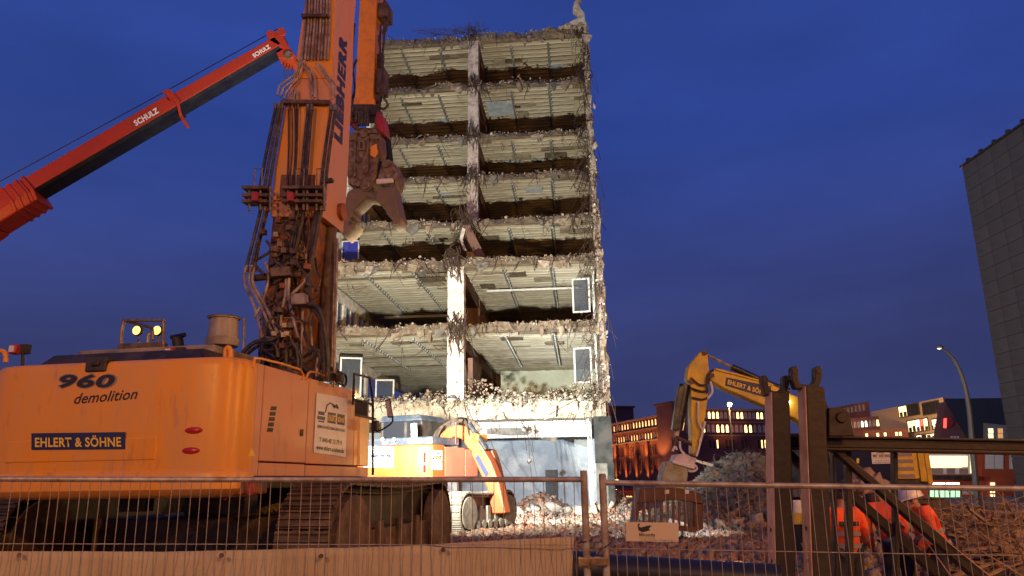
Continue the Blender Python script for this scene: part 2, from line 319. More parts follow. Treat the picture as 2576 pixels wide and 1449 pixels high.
hp = [heap_pts(HEAP, (2.6, 2.4), 9000, .025, .22), heap_pts(HEAP+Vector((2.8, .8, 0)), (2, 2.4), 5000, .025, .2)]
hm = obj('rubble_heap', stones_mesh('rubble_heap', np.concatenate([h[0] for h in hp]), np.concatenate([h[1] for h in hp]), 'rubble_grey'), kind='stuff', label='grey heap of crushed concrete and debris behind the yellow excavator grapple', cat='rubble heap')
hp = [heap_pts(HEAP2, (2.6, 1.9), 2500, .03, .16), heap_pts(HEAP3, (.8, .8), 900, .04, .2)]
obj('debris_mound', stones_mesh('debris_mound', np.concatenate([h[0] for h in hp]), np.concatenate([h[1] for h in hp]), 'rubble'), kind='stuff', label='brown mound of fine debris around the workers and under the timbers', cat='rubble heap')
# the larger blocks, one by one
blk = [stones_mesh('block', np.zeros((1, 3)), [1.0], 'rubble_pale') for _ in range(8)]; blk2 = [stones_mesh('block', np.zeros((1, 3)), [1.0], 'rubble') for _ in range(8)]
def chunk(name, label, group, x, y, s, pool, z=None, cat='rubble block'):
    M = Matrix.Translation((x, y, (gz(x, y) if z is None else z)+s*.3)) @ Matrix.Rotation(random.uniform(0, 6.28), 4, 'Z') @ Matrix.Rotation(random.uniform(-.5, .5), 4, 'X') @ Matrix.Diagonal((s, s*random.uniform(.7, 1), s*random.uniform(.55, .9), 1))
    return obj(name, random.choice(pool), None, M, label=label, cat=cat, group=group)
for i in range(46):
    q = W.pz(random.uniform(1120, 1930), random.uniform(1345, 1449), .45)
    if q.x > 2.3 and q.y < 12: q.y += 2
    chunk('brick_rubble', 'fist-to-head sized reddish brick lump lying loose among the rubble behind the fence', 'loose brick lumps behind the fence', q.x, q.y, random.uniform(.10, .2), blk2)
for x, y, s in ((1700, 1262, .5), (1760, 1258, .38), (1805, 1252, .3), (1850, 1262, .28), (1690, 1290, .3), (1900, 1255, .3), (1660, 1300, .3)):
    q = W.px(x, y, 22.2); chunk('concrete_block', 'big angular pale concrete block at the foot of the grey debris heap', 'concrete blocks at the foot of the grey heap', q.x, q.y, s, blk, cat='concrete block')
for x, y, s in ((1210, 1275, .55), (1250, 1262, .7), (1300, 1270, .5), (1345, 1278, .45), (1390, 1270, .5), (1430, 1277, .5), (1465, 1262, .6), (1490, 1270, .5), (1510, 1282, .4), (1540, 1275, .35), (1330, 1290, .3), (1410, 1292, .3)):
    q = W.px(x, y, 33.2); chunk('fallen_block', 'pale fallen concrete lump heaped in the open ground floor of the ruin', 'fallen lumps in the ground floor of the ruin', q.x, q.y, s, blk, cat='concrete block')

# ================================================================== THE RUIN
ruin = thing('ruined_building', 'half demolished concrete office block torn open floor by floor, floodlit', 'building', Frame(_B0.x, _B0.y, 0, BYAW))
def bz(y, v, x=1190): return FB.px(x, y, v).z
# (top px, bottom px, front edge v, back v)
SLABS = [(1003, 1058, 0., 30), (812, 836, 0., 30), (646, 669, 0., 26), (547, 566, 3.0, 22), (437, 452, 5.6, 20), (334, 349, 6.0, 20), (206, 222, 6.2, 20), (84, 106, 6.3, 19)]
SZ = []
rib_pool = []
for k in range(8):
    mb = MB(); n = 22
    for side in (0,):
        secs = []
        for i in range(n+1):
            x = i/n; j = random.uniform(-.014, .014); d = random.uniform(-.016, .016)
            secs.append([(x, -.20, 0), (x, -.205, -.012+d*.3), (x, -.085+j*2, -.045+d*.4), (x, .16+j, -.125+d), (x, .19+j, -.02), (x, .19, 0)])
        mb.loft(secs)
    me = mb.mesh('ceiling_rib', 'rib'); me.materials.append(MATS['shade_line_and_patch'])
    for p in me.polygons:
        if p.center.y < -.12 and p.normal.z < .2: p.material_index = 1  # shade of the gaps between ribs, painted as a dark front strip
    rib_pool.append(me)
def edge_noise(u, s): return (.3+.12*(s % 3))*N(u*(.5+.13*(s % 4)), s*9.1)+.26*N(u*1.7, s*5.3, 3)+.14*N(u*5, s, 8)
for si, (yt, yb, v0, v1) in enumerate(SLABS):
    zt, zb = bz(yt, v0), bz(yb, v0); SZ.append((zb, zt)); th = zt-zb
    U0, U1, n = -6.6, 6.55, 60
    mb = MB(); tt, tb, bt, bb = [], [], [], []
    for i in range(n+1):
        u = U0+(U1-U0)*i/n; e = edge_noise(u, si+1); r1, r2 = random.uniform(-.07, .07), random.uniform(-.05, .05)
        tt.append((u, v0+.25+e+r1, zt+.05*N(u*2, si)+r2)); tb.append((u, v0+e*.6+r2, zb+.03+.05*N(u*3, si, 5)))
        bt.append((u, v1, zt)); bb.append((u, v1, zb+.03))
    m = n+1; vs = tt+tb+bb+bt; fs = []
    for i in range(n):
        for a, b in ((0, 1), (1, 2), (2, 3), (3, 0)): fs.append((a*m+i, a*m+i+1, b*m+i+1, b*m+i))
    mb.add(vs, fs)
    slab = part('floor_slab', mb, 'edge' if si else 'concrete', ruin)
    # ribs of the ceiling under this slab, in two bays
    if si == 0: 
        pass
    depth = {1: 24, 2: 14, 3: 8, 4: 6.5, 5: 6, 6: 6, 7: 6.5}.get(si, 0)
    nr = int(depth/.47)
    for bay in ((-6.35, -.32), (.32, 6.4)):
        for k in range(nr):
            v = v0+.35+k*.47
            if si == 1 and bay[0] > 0 and v > 13.5: continue
            drop = random.random()
            if drop < .03: continue
            a, b = bay; 
            if drop < .12 and k < 6: b = a+(b-a)*random.uniform(.5, .9)
            if k == 0: a += random.uniform(0, .8); b -= random.uniform(0, .8)
            M = Matrix.Translation((a, v, zb+.03)) @ Matrix.Rotation(random.uniform(-.004, .004), 4, 'Z') @ Matrix.Diagonal((b-a, 1, random.uniform(.85, 1.15), 1))
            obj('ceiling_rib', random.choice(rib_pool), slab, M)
    # rails hung below the ribs along the depth
    if 1 <= si <= 7:
        for u in (-4.35, -2.1, 2.15, 4.35):
            L = min(depth-.6, 10) if si < 3 else depth-.8
            mb = MB(); mb.box(u-.03, u+.03, v0+.2+random.uniform(0, .5), v0+L, zb-.17, zb-.11); mb.box(u-.07, u+.07, v0+.4, v0+L, zb-.11, zb-.08)
            for k in range(int(L/.47)): mb.box(u+.03, u+.09, v0+.5+k*.47, v0+.66+k*.47, zb-.2, zb-.06)
            part('ceiling_rail', mb, 'galv', slab)
    # debris lying along the broken edge
    nd = {0: 900, 1: 430, 2: 420}.get(si, 300); u = RNG.uniform(U0, U1, nd); e = np.array([edge_noise(x, si+1) for x in u])
    hh = np.array([max(0, .25*N(x*.6, si*3.3)) for x in u])+(.45*np.exp(-((u-.6)/1.6)**2)+.35*np.exp(-((u-5.5)/1.2)**2)+.15 if si == 0 else 0)
    pos = np.stack([u, v0+.3+e+RNG.uniform(-.35, .9, nd), zt+RNG.random(nd)*hh*1.4-.02], 1); sz = .02+.12*RNG.random(nd)**5+(.035*RNG.random(nd) if si == 0 else 0)
    u2 = RNG.uniform(U0, U1, 420); e2 = np.array([edge_noise(x, si+1) for x in u2])
    pos2 = np.stack([u2, v0+.08+e2*.8+RNG.uniform(-.04, .12, 420), RNG.uniform(zb+.03, zt, 420)], 1); sz2 = .02+.07*RNG.random(420)**2
    obj('edge_debris', stones_mesh('edge_debris', np.concatenate([pos, pos2]), np.concatenate([sz, sz2]), 'concrete', mats=['edge', 'edge', 'rubble', 'concrete']), slab, kind='stuff')
    # bent reinforcement hanging from the edge
    if si == 0:
        uu = RNG.uniform(U0, U1, 900); dz = np.array([.25+.75*abs(N(x*.8, 71.3)) for x in uu]); ps = np.stack([uu, -.12-RNG.random(900)*.22+np.array([edge_noise(x, 1) for x in uu])*.6, zt+.1-RNG.random(900)**1.3*dz], 1)
        obj('sagging_debris', stones_mesh('sagging_debris', ps, .018+.13*RNG.random(900)**4.5, 'concrete', mats=['concrete', 'edge', 'rubble_grey']), slab, kind='stuff')
    mb = MB()
    for k in range(46 if si < 5 else 30):
        u = random.uniform(U0+.2, U1-.1) if random.random() < .7 else random.choice((random.gauss(5.9, .5), random.gauss(0, .35)))
        u = min(max(u, U0), U1+.1); v = v0+edge_noise(u, si+1)+.02; z = random.uniform(zb+.05, zt); L = random.choice((.35, .5, .8, 1.3)); dx = random.uniform(-.6, .6)
        p = [(u, v+.2, z), (u+dx*.1, v-.1, z+random.uniform(-.02, .12)), (u+dx*.4*L, v-.22, z-.3*L+random.uniform(-.1, .15)), (u+dx*L, v-.2+random.uniform(-.1, .15), z-L*random.uniform(.5, 1.0))]
        mb.tube(smooth_path(p, 3), random.choice((.008, .011, .016)), 4)
    part('reinforcement', mb, 'rebar', slab, kind='stuff')
    if si in (1, 2, 3, 4, 5, 6, 7):      # beam along the column row and the cross wall far behind
        mb = MB().box(-.3, .3, v0+.5, v1-.2, zb-.62, zb+.0); part('ceiling_beam', mb, 'brown_wall', slab, .01)
for si in range(1, 8):
    zb, zt = SZ[si]; v0 = SLABS[si][2]
    for k in range(random.randint(9, 14)):      # torn pieces of slab hanging on the steel
        u = random.choice((random.uniform(-6.2, 6.2), random.gauss(4.5, 1.2), random.gauss(-1.5, 1.5))); u = max(-6.3, min(6.2, u)); w, h = random.uniform(.15, .6), random.uniform(.12, .45); j = lambda s=.08: random.uniform(-s, s); a = random.uniform(-.5, .5); v = v0+edge_noise(u, si+1)*.6-.02
        pts = [(u-w/2, v, zb+.12+j()), (u+w/2, v+j(), zb+.14+j()), (u+w*.45+j()+a*.2, v-.05+j(), zb-h*.6+j()), (u+a*.3, v-.04, zb-h+j()), (u-w*.4+j()+a*.2, v+j(), zb-h*.5)]
        part('hanging_slab_piece', MB().prism(pts, (random.uniform(-.05, .05), random.uniform(.06, .14), 0)), random.choice(('edge', 'rubble_grey', 'edge', 'wall_dirty')), ruin)
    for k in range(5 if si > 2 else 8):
        bay = random.choice((-1, 1)); u = bay*random.uniform(1.0, 5.2); v = v0+random.uniform(.6, 3.5); part('dark_patch', MB().box(u-random.uniform(.2, .7), u+random.uniform(.2, .8), v, v+random.choice((.32, .8)), zb-.135, zb-.12), random.choice(('shade_line_and_patch', 'slab_under', 'grey_wall', 'slab_under')), ruin)
    mb = MB()
    for k in range(9):      # loose cables drooping from the ceiling
        u, v = random.uniform(-5.8, 5.8), v0+random.uniform(.2, 4); d = random.uniform(-.8, .8); mb.tube(smooth_path([(u, v, zb-.1), (u+d*.3, v, zb-.35-random.random()*.4), (u+d, v+.3, zb-.12-random.random()*.9)], 4), .012, 4)
    part('loose_cable', mb, 'rebar', ruin, kind='stuff')
def zone(a, b): return SZ[a][1], SZ[b][0]
# columns
def column(u, v, z0, z1, w, d, m='plaster', seed=0):
    n = 10; secs = []
    for i in range(n+1):
        z = z0+(z1-z0)*i/n; j = [random.uniform(-.02, .012) for _ in range(6)]
        secs.append([(u-w/2+j[0], v+j[1], z), (u+j[4]*.5, v-.03+j[5]*.6, z), (u+w/2+j[2], v+j[3], z), (u+w/2+j[2], v+d, z), (u-w/2+j[0], v+d, z)])
    return part('column', MB().loft(secs), m, ruin)
for k in (0, 1): column(-.02, .12, SZ[k][1]-.05, SZ[k+1][0]+.02, .74, .6)
column(-.2, .15, .3, SZ[0][0]+.02, .5, .5)
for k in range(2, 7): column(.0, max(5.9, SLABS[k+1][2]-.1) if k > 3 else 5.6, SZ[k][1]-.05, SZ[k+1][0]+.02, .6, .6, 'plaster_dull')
for k in (0, 1): column(-.02, 6.0, SZ[k][1]-.02, SZ[k+1][0]+.02, .7, .6, 'brown_wall'); column(-.02, 12.0, SZ[k][1]-.02, SZ[k+1][0]+.02, .7, .6, 'brown_wall')
# hanging knots of reinforcement at the column heads
for k, v in ((1, -.05), (2, -.05), (3, 2.9), (4, 5.5), (5, 5.8), (6, 6.0), (7, 6.0)):
    mb = MB(); zb, zt = SZ[k]
    for i in range(34 if k < 4 else 22):
        p = [(random.gauss(0, .16), v+.2, zt+.05)]
        for j in range(4): q = p[-1]; p.append((q[0]+random.gauss(0, .14), v-random.uniform(0, .25), q[2]+random.gauss(.1 if j == 0 else -.32, .2)))
        mb.tube(smooth_path(p, 3), random.choice((.009, .013, .018)), 4)
    part('reinforcement_knot', mb, 'rebar', ruin, kind='stuff')
# right-hand wall: ragged cut edge, piers between the windows, one per storey
def ragged_wall(name, u0, u1, v0, v1, z0, z1, m, seed, open_=None):
    n = 14; mb = MB(); secs = []
    for i in range(n+1):
        z = z0+(z1-z0)*i/n; e = .25*N(z*1.3, seed)+.12*N(z*4, seed, 4); w = .1*N(z*2.2, seed, 9)
        secs.append([(u0+w+random.uniform(-.05, .04), v0+e, z), ((u0+u1)/2+random.uniform(-.05, .05), v0+e-.05, z), (u1+w*.6+random.uniform(-.05, .06), v0+e+random.uniform(-.05, .05), z), (u1, v1, z), (u0, v1, z)])
    return part(name, mb.loft(secs), m, ruin)
for k in range(7):
    v0 = (SLABS[k][2]+SLABS[k+1][2])/2; z0, z1 = SZ[k][1]-.3, SZ[k+1][1]+.1
    ragged_wall('outer_wall', 6.42, 6.72, v0-.15, v0+1.1, z0, z1, 'wall_dirty', 31+k)
    part('outer_wall', MB().box(6.45, 6.7, v0+1.1, v0+2.6, z0, SZ[k][1]+.85).box(6.45, 6.7, v0+1.1, v0+2.6, SZ[k+1][0]-.45, z1).box(6.45, 6.7, v0+2.6, 20, z0, z1), 'plaster', ruin)
    # debris clinging to the cut edge
    nd = 130; z = RNG.uniform(z0, z1, nd); pos = np.stack([6.55+RNG.normal(0, .10, nd), v0-.1+RNG.normal(0, .12, nd), z], 1)
    obj('edge_debris', stones_mesh('edge_debris', pos, .02+.09*RNG.random(nd)**3, 'concrete', mats=['concrete', 'edge', 'plaster']), ruin, kind='stuff')
    mb = MB()
    for i in range(55):
        z = random.uniform(z0, z1); u = random.uniform(6.15, 6.8); L = random.choice((.4, .7, 1.2)); dx = random.uniform(-1.0, .35)
        mb.tube(smooth_path([(u, v0, z), (u+dx*.3, v0-.3, z+.05), (u+dx*.7, v0-.4, z-.35*L), (u+dx*L, v0-.4, z-L)], 3), random.choice((.009, .013)), 4)
    part('reinforcement', mb, 'rebar', ruin, kind='stuff')
zt8 = SZ[7][1]
mb = MB(); secs = []
for i in range(9):      # the spike of wall left standing above the roof
    t = i/8; z = zt8-.2+t*1.9; w = .30-.12*t+random.uniform(-.05, .05); c = 6.42-.16*t+random.uniform(-.04, .04)+(-.16 if .5 < t < .9 else 0)
    secs.append([(c-w, 6.1+random.uniform(-.05, .05), z), (c+w*.8, 6.05, z), (c+w*.8, 6.5, z), (c-w, 6.5, z)])
part('wall_stump', mb.loft(secs), 'concrete', ruin)
part('wall_stump', MB().loft([[(5.0, 6.1, zt8-.1), (6.3, 6.1, zt8-.1), (6.3, 6.7, zt8-.1), (5.0, 6.7, zt8-.1)], [(5.5, 6.2, zt8+.25), (6.3, 6.15, zt8+.55), (6.3, 6.6, zt8+.5), (5.6, 6.6, zt8+.2)]]), 'concrete', ruin)
part('loose_plate', MB().prism([FB.px(1464, 85, 5.9), FB.px(1490, 88, 5.9), FB.px(1484, 102, 5.9), FB.px(1466, 100, 5.9)], (0, .12, 0)), 'concrete', ruin)
for x, y, s in ((1497, 265, 1), (1498, 366, 1.2), (1503, 437, .9), (1528, 835, 1.0)):
    v = 5.4 if y < 500 else -.2
    obj('hanging_lump', random.choice(blk), ruin, Matrix.Translation(FB.px(x-2, y, v)) @ Matrix.Diagonal((.16*s, .16*s, .3*s, 1)))
# left wall with windows, back walls, floors inside
for k in range(6):
    v0 = (SLABS[k][2]+SLABS[k+1][2])/2; z0, z1 = SZ[k][1]-.05, SZ[k+1][0]+.03
    part('left_wall', MB().box(-6.85, -6.6, v0+.1, 24, z0, z0+.85).box(-6.85, -6.6, v0+.1, 24, z1-.5, z1), 'plaster', ruin)
    for j in range(4):
        va = v0+.4+j*2.3
        part('wall_pier', MB().box(-6.84, -6.61, va+1.9, va+2.3, z0+.85, z1-.5), 'plaster', ruin)
        if k < 4:
            w = part('window', MB().box(-6.76, -6.64, va, va+.09, z0+.85, z1-.5).box(-6.76, -6.64, va+1.81, va+1.9, z0+.85, z1-.5).box(-6.76, -6.64, va+.9, va+.99, z0+.94, z1-.59).box(-6.76, -6.64, va+.09, va+1.81, z0+.85, z0+.94).box(-6.76, -6.64, va+.09, va+1.81, z1-.59, z1-.5), 'white_frame', ruin)
            part('pane', MB().box(-6.71, -6.7, va+.09, va+1.81, z0+.94, z1-.59), 'glass', w)
for k, v in ((0, 27), (1, 15), (2, 13.5), (3, 13), (4, 13), (5, 13), (6, 13)):
    part('cross_wall', MB().box(-6.6, 6.45, v, v+.2, SZ[k][1]-.02, SZ[k+1][0]+.02), 'brown_wall', ruin)
z0, z1 = SZ[0][1], SZ[1][0]
part('partition_wall', MB().box(.75, 6.44, 12.6, 12.8, z0-.02, z1-.02), 'pale_wall', ruin)
part('partition_wall', MB().box(.31, .55, 1.6, 4.6, z0-.02, z1-.9), 'brown_wall', ruin)
part('partition_wall', MB().box(.31, .5, 6.6, 9.2, SZ[1][1]-.02, SZ[2][0]-.9), 'brown_wall', ruin)
# open casements on the right: white sash and pane
def casement(p, w, h, ang):
    M = Matrix.Translation(p) @ Matrix.Rotation(rad(ang), 4, 'Z'); t = .075
    mb = MB().box(0, w, -.03, .03, 0, t, M).box(0, w, -.03, .03, h-t, h, M).box(0, t, -.03, .03, t, h-t, M).box(w-t, w, -.03, .03, t, h-t, M)
    s = part('window_sash', mb, 'white_frame', ruin); part('pane', MB().box(t, w-t, -.006, .006, t, h-t, M), 'glass', s)
q = FB.px(1486, 785, .9); casement(q, .82, 1.62, 172); q = FB.px(1491, 963, .9); casement(q, .82, 1.62, 170)
part('window_post', MB().box(6.2, 6.3, .8, .92, SZ[1][1], SZ[2][0]).box(6.2, 6.3, .8, .92, SZ[0][1], SZ[1][0]), 'white_frame', ruin)
q = FB.px(943, 1012, 4.5); casement(q, .95, 1.15, 12)
q = FB.px(852, 1005, .8); casement(q, 1.0, 1.95, 20)
w = FB.px(858, 653, 3.2); part('window_sash', MB().box(w.x, w.x+.06, 3.2, 3.26, w.z, w.z+1.0).box(w.x+.86, w.x+.92, 3.2, 3.26, w.z, w.z+1.0).box(w.x+.06, w.x+.86, 3.2, 3.26, w.z+.94, w.z+1.0), 'white_frame', ruin)
part('pane', MB().box(w.x+.06, w.x+.86, 3.22, 3.24, w.z, w.z+.94), 'blue_glass', ruin)
# duct, pipe and things hanging on the ceilings
tubes('duct', ruin, 'galv', [[FB.px(1060, 676, .5), FB.px(1060, 676, .5)+Vector((0, 6.5, 0))]], .13, 12, 0)
part('white_conduit', MB().box(1.0, 5.6, 3.6, 3.72, SZ[2][0]-.36, SZ[2][0]-.26), 'white_frame', ruin); part('white_conduit', MB().box(-5.6, -.4, 9.0, 9.15, SZ[2][0]-.4, SZ[2][0]-.25), 'white_frame', ruin)
part('roof_light_frame', MB().box(.55, 2.1, 7.6, 9.4, SZ[6][0]-.2, SZ[6][0]-.16), 'grey_wall', ruin)
part('collapsed_beam', MB().loft([[FB.px(1160+i, 566, 2.8)+Vector((0, j, 0)) for i, j in ((0, 0), (22, 0), (22, .4), (0, .4))], [FB.px(1195+i, 645, 2.5)+Vector((0, j, 0)) for i, j in ((0, 0), (26, 0), (26, .4), (0, .4))]]), 'brown_wall', ruin)
part('hanging_plaster', MB().loft([[FB.px(x, y, 2.7), FB.px(x+8, y+4, 2.6), FB.px(x+3, y+3, 2.9)] for x, y in ((1163, 572), (1156, 600), (1166, 628))]), 'plaster', ruin)
# ground floor
Zg = .35; zb = SZ[0][0]
part('back_wall', MB().box(-1.5, 6.4, 5.2, 5.4, Zg, zb), 'grey_wall', ruin); part('side_wall', MB().box(6.2, 6.4, 1.0, 5.2, Zg, zb), 'grey_wall', ruin)
part('back_wall', MB().box(-6.6, -1.5, 7.0, 7.2, Zg, zb), 'grey_wall', ruin)
part('pilaster', MB().box(-.5, -.05, 4.9, 5.2, Zg, zb), 'grey_wall', ruin)
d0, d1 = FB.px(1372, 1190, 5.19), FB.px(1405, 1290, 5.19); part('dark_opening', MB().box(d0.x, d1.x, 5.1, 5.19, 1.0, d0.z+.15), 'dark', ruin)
b0, b1 = FB.px(1172, 1066, 1.2), FB.px(1490, 1098, 1.2); part('lintel', MB().box(b0.x, b1.x-.1, 1.0, 1.5, b1.z, zb-.01), 'plaster', ruin)
part('broken_soffit', MB().loft([[FB.px(x, y0, .8+.1*i), FB.px(x, y1, .8+.1*i), FB.px(x, y1, 1.3), FB.px(x, y0, 1.3)] for i, (x, y0, y1) in enumerate(((1225, 1078, 1092), (1280, 1076, 1096), (1330, 1078, 1094), (1372, 1082, 1108), (1400, 1090, 1116)))]), 'rubble_grey', ruin)
for x in (1205, 1255, 1300, 1345, 1400, 1440): part('panel_joint', MB().box(FB.px(x, 1080, .98).x, FB.px(x, 1080, .98).x+.03, .985, .998, b1.z, zb-.05), 'dark', ruin)
column(6.35, -.1, .2, zb+.02, .62, .6, 'rubble_grey'); part('tile_cladding', MB().box(6.0, 6.75, -.22, -.12, 2.6, zb+.05).box(6.5, 6.78, -.22, .4, .4, 2.598), 'black_tile', ruin)
part('entrance_frame', MB().box(5.72, 5.82, .4, .5, .4, zb).box(5.86, 5.90, .4, .5, .4, zb), 'white_frame', ruin)
# torn slab pieces on the first-floor edge and lumps hanging from wires
for (xa, ya, xb, yb_) in ((1402, 1007, 1452, 1040), (1456, 1007, 1492, 1038), (1368, 1022, 1400, 1052), (1258, 1010, 1286, 1030)):
    a, b = FB.px(xa, yb_, -.3), FB.px(xb, ya, -.3); j = lambda: random.uniform(-.07, .07)
    part('torn_slab', MB().prism([(a.x, -.3, a.z+j()), (b.x+j(), -.32, a.z+.08+j()), (b.x, -.25, b.z+j()), (a.x+.12+j(), -.25, b.z)], (0, .22, .03)), 'concrete', ruin, .02)
for x, y, yt in ((1332, 1160, 1075), (1335, 1085, 1070), (1318, 1080, 1060)):
    t = FB.px(x-8, yt, .3); q = FB.px(x, y, .2); m = part('hanging_wire', MB().tube([t, (t+q)/2+Vector((.05, 0, 0)), q, q+Vector((.1, .1, -.9))], .014, 4), 'rebar', ruin)
    obj('hanging_lump', random.choice(blk), m, Matrix.Translation(q) @ Matrix.Diagonal((.2, .17, .16, 1)))
for pts in (((1275, 1030), (1230, 1062), (1245, 1090)), ((1440, 1010), (1370, 1050), (1340, 1075)), ((1240, 1060), (1238, 1120), (1290, 1200)), ((1300, 1040), (1330, 1100), (1350, 1200)), ((1255, 1045), (1290, 1060), (1300, 1080))):
    part('hanging_wire', MB().tube(smooth_path([FB.px(x, y, -.4) for x, y in pts], 4), .014, 4), 'rebar', ruin)
# roof edge debris
mb = MB()
for i in range(40):
    u = random.uniform(-2.5, 1.0); p = [(u, 6.4, zt8+.1)]
    for j in range(4): p.append((p[-1][0]+random.gauss(-.25, .3), 6.3, p[-1][2]+random.gauss(.06, .12)))
    mb.tube(smooth_path(p, 2), .008, 4)
part('reinforcement', mb, 'rebar', ruin, kind='stuff')

# ================================================================== shared machine builders
def make_track(parent, a0, a1, b0, b1, z0, z1, material, pitch=.22, grouser=.035):
    # running gear as one part; each shoe a sub-part
    r = (z1-z0)/2; L = b1-b0-2*r; zc = (z0+z1)/2; per = 2*L+2*math.pi*r; n = int(per/pitch); w = a1-a0; am = (a0+a1)/2
    mb = MB().box(a0+.1, a1-.1, b0+r*.9, b1-r*.9, z0+.16, z0+r*1.15)
    for bb in (b0+r, b1-r):
        for k in range(10): mb.lathe([(0, 0), (r*.055, 0), (r*.055, .045), (0, .045)], (a1-.155+.02, bb+math.cos(k*.628)*r*.5, zc+math.sin(k*.628)*r*.5), 6, 'X')
        mb.lathe([(0, 0), (r*.2, 0), (r*.16, .09), (0, .1)], (a1-.15, bb, zc), 14, 'X')
    for s in (-1, 1):
        for bb in (b0+r, b1-r):
            mb.lathe([(0, -.05), (r*.35, -.05), (r*.35, -.01), (r*.62, -.01), (r*.62, -.05), (r*.82, -.05), (r*.82, .12), (0, .12)] if s > 0 else [(0, .05), (r*.82, .05), (r*.82, -.12), (0, -.12)], (am+s*(w/2-.1), bb, zc), 20, 'X')
        for k in range(7):
            bb = b0+r+.2+(L-.4)*k/6; mb.lathe([(0, -.04), (.13, -.04), (.13, .08), (0, .08)], (am+s*(w/2-.08), bb, z0+.2), 12, 'X')
    for k in range(5): bb = b0+r+.3+(L-.6)*k/4; mb.box(a1-.11, a1-.05, bb-.1, bb+.1, z0+.3, z0+r*1.3)
    tr = part('track', mb, 'track_frame' if material == 'track' else material, parent, .008)
    part('track_chain', MB().box(a0+.26, a1-.26, b0+r*.6, b1-r*.6, z0+r*1.15+.004, z1-.13), 'dark', tr)
    sh = MB().box(-w/2, w/2, -pitch*.47, pitch*.47, -.015, .02); 
    for k in (-.36, .0, .36): sh.box(-w/2+.01, w/2-.01, pitch*k-.012, pitch*k+.012, .02, .02+grouser)
    sh.box(-.14, -.06, -pitch*.5, pitch*.5, -.1, -.015); sh.box(.06, .14, -pitch*.5, pitch*.5, -.1, -.015)
    me = sh.mesh('track_shoe', material)
    for k in range(n):
        s = per*k/n
        if s < L: p = (b0+r+s, z0+.0); ang = math.pi
        elif s < L+math.pi*r: t = (s-L)/r; p = (b1-r+math.sin(t)*r, zc-math.cos(t)*r); ang = math.pi-t
        elif s < 2*L+math.pi*r: p = (b1-r-(s-L-math.pi*r), z1); ang = 0
        else: t = (s-2*L-math.pi*r)/r; p = (b0+r-math.sin(t)*r, zc+math.cos(t)*r); ang = -t
        sag = 0 if ang != 0 or s < L else -.05*math.sin(math.pi*(s-L-math.pi*r)/max(L, .1))
        M = Matrix.Translation((am, p[0], p[1]+sag)) @ Matrix.Rotation(-ang, 4, 'X')
        obj('track_shoe', me, tr, M)
    return tr
def logo_sign(parent, P, w, h):
    # P(s, t): point on the sign, 0..1 each way; white board with machine emblem, firm name bars and lines of print
    sg = plate('company_sign', parent, [P(0, 0), P(1, 0), P(1, 1), P(0, 1)], 'sign_white')
    n = (P(1, 0)-P(0, 0)).cross(P(0, 1)-P(0, 0)).normalized()*.0085
    def bar(s0, s1, t0, t1, m, up=1.0): part('emblem', MB().prism([P(s0, t0)+n*up, P(s1, t0)+n*up, P(s1, t1)+n*up, P(s0, t1)+n*up], n*.1), m, sg)
    bar(.05, .28, .56, .62, 'navy'); bar(.07, .26, .64, .70, 'navy'); bar(.08, .26, .52, .545, 'letter_black')
    bar(.36, .62, .53, .71, 'navy'); bar(.66, .92, .53, .71, 'navy')
    pts = [P(s, t)+n for s, t in ((.28, .7), (.32, .82), (.42, .87), (.55, .84), (.66, .8))]
    part('emblem', MB().tube(pts, w*.018, 4), 'navy', sg); part('emblem', MB().tube([P(.5, .84)+n, P(.56, .8)+n, P(.62, .86)+n, P(.68, .8)+n], w*.02, 4), 'letter_black', sg)
    up = lambda s0, s1, t0, t1, tx, m, b: lettering(sg, tx, P(s0, t0), P(s1, t0), P(s0, t1), m, b, 0, .0105)
    up(.38, .6, .57, .67, 'EHLERT', 'letter_yellow', .03); up(.60, .66, .55, .69, '&', 'letter_yellow', .04); up(.68, .9, .57, .67, 'SÖHNE', 'letter_yellow', .03)
    up(.06, .94, .42, .48, 'ABBRUCH·RÜCKBAU·RECYCLING', 'letter_navy', .03)
    up(.14, .84, .19, .27, 'T 040-40 12 79 0', 'letter_black', .02); up(.06, .92, .06, .14, 'www.ehlert-soehne.de', 'letter_black', .02)
    return sg
# ================================================================== BIG DEMOLITION EXCAVATOR
_c = W.px(577, 1197, 8.4); YAW1 = 10
_e = Vector((math.cos(rad(YAW1)), -math.sin(rad(YAW1)), 0)); _o1 = _c-_e*1.6
G1 = .52; X1 = Frame(_o1.x, _o1.y, G1, YAW1)
ex = thing('demolition_excavator', 'huge orange long-reach demolition excavator with hose-covered boom, rear towards the fence', 'excavator', X1)
zb1, zm1, zt1 = 1.82-G1, 2.06-G1, 3.345-G1
def plan(ins):
    h = [(1.0, 0), (1.3, .012), (1.46, .05), (1.555, .13), (1.595, .25), (1.6, .42)]; q = [(a-ins*(1 if a > 1.2 else .6), b+ins) for a, b in h]
    return [(-a, b) for a, b in q[::-1]]+q
def plan_ring(ins, z): return [(a, b, z) for a, b in plan(ins)]+[(1.6-ins, .45, z), (-1.6+ins, .45, z)]
mb = MB(); mb.sm = True
mb.loft([plan_ring(.10, zb1), plan_ring(.02, zb1+.03), plan_ring(-.035, zb1+.09), plan_ring(-.035, zm1+.015), plan_ring(-.02, zm1+.045), plan_ring(.0, zm1+.06), plan_ring(.0, zt1-.10), plan_ring(.012, zt1-.04), plan_ring(.04, zt1-.01), plan_ring(.08, zt1)])
cw = part('counterweight', mb, 'orange', ex)
ra = X1.px(12, 1165, 0); rb = X1.px(396, 1100, 0); 
part('raised_panel', MB().box(-rb.x*0+ra.x, rb.x, -.012, .02, ra.z, rb.z), 'orange', ex, .012)
def face(x, y, lift=0): return X1.px(x, y, -.012-lift)
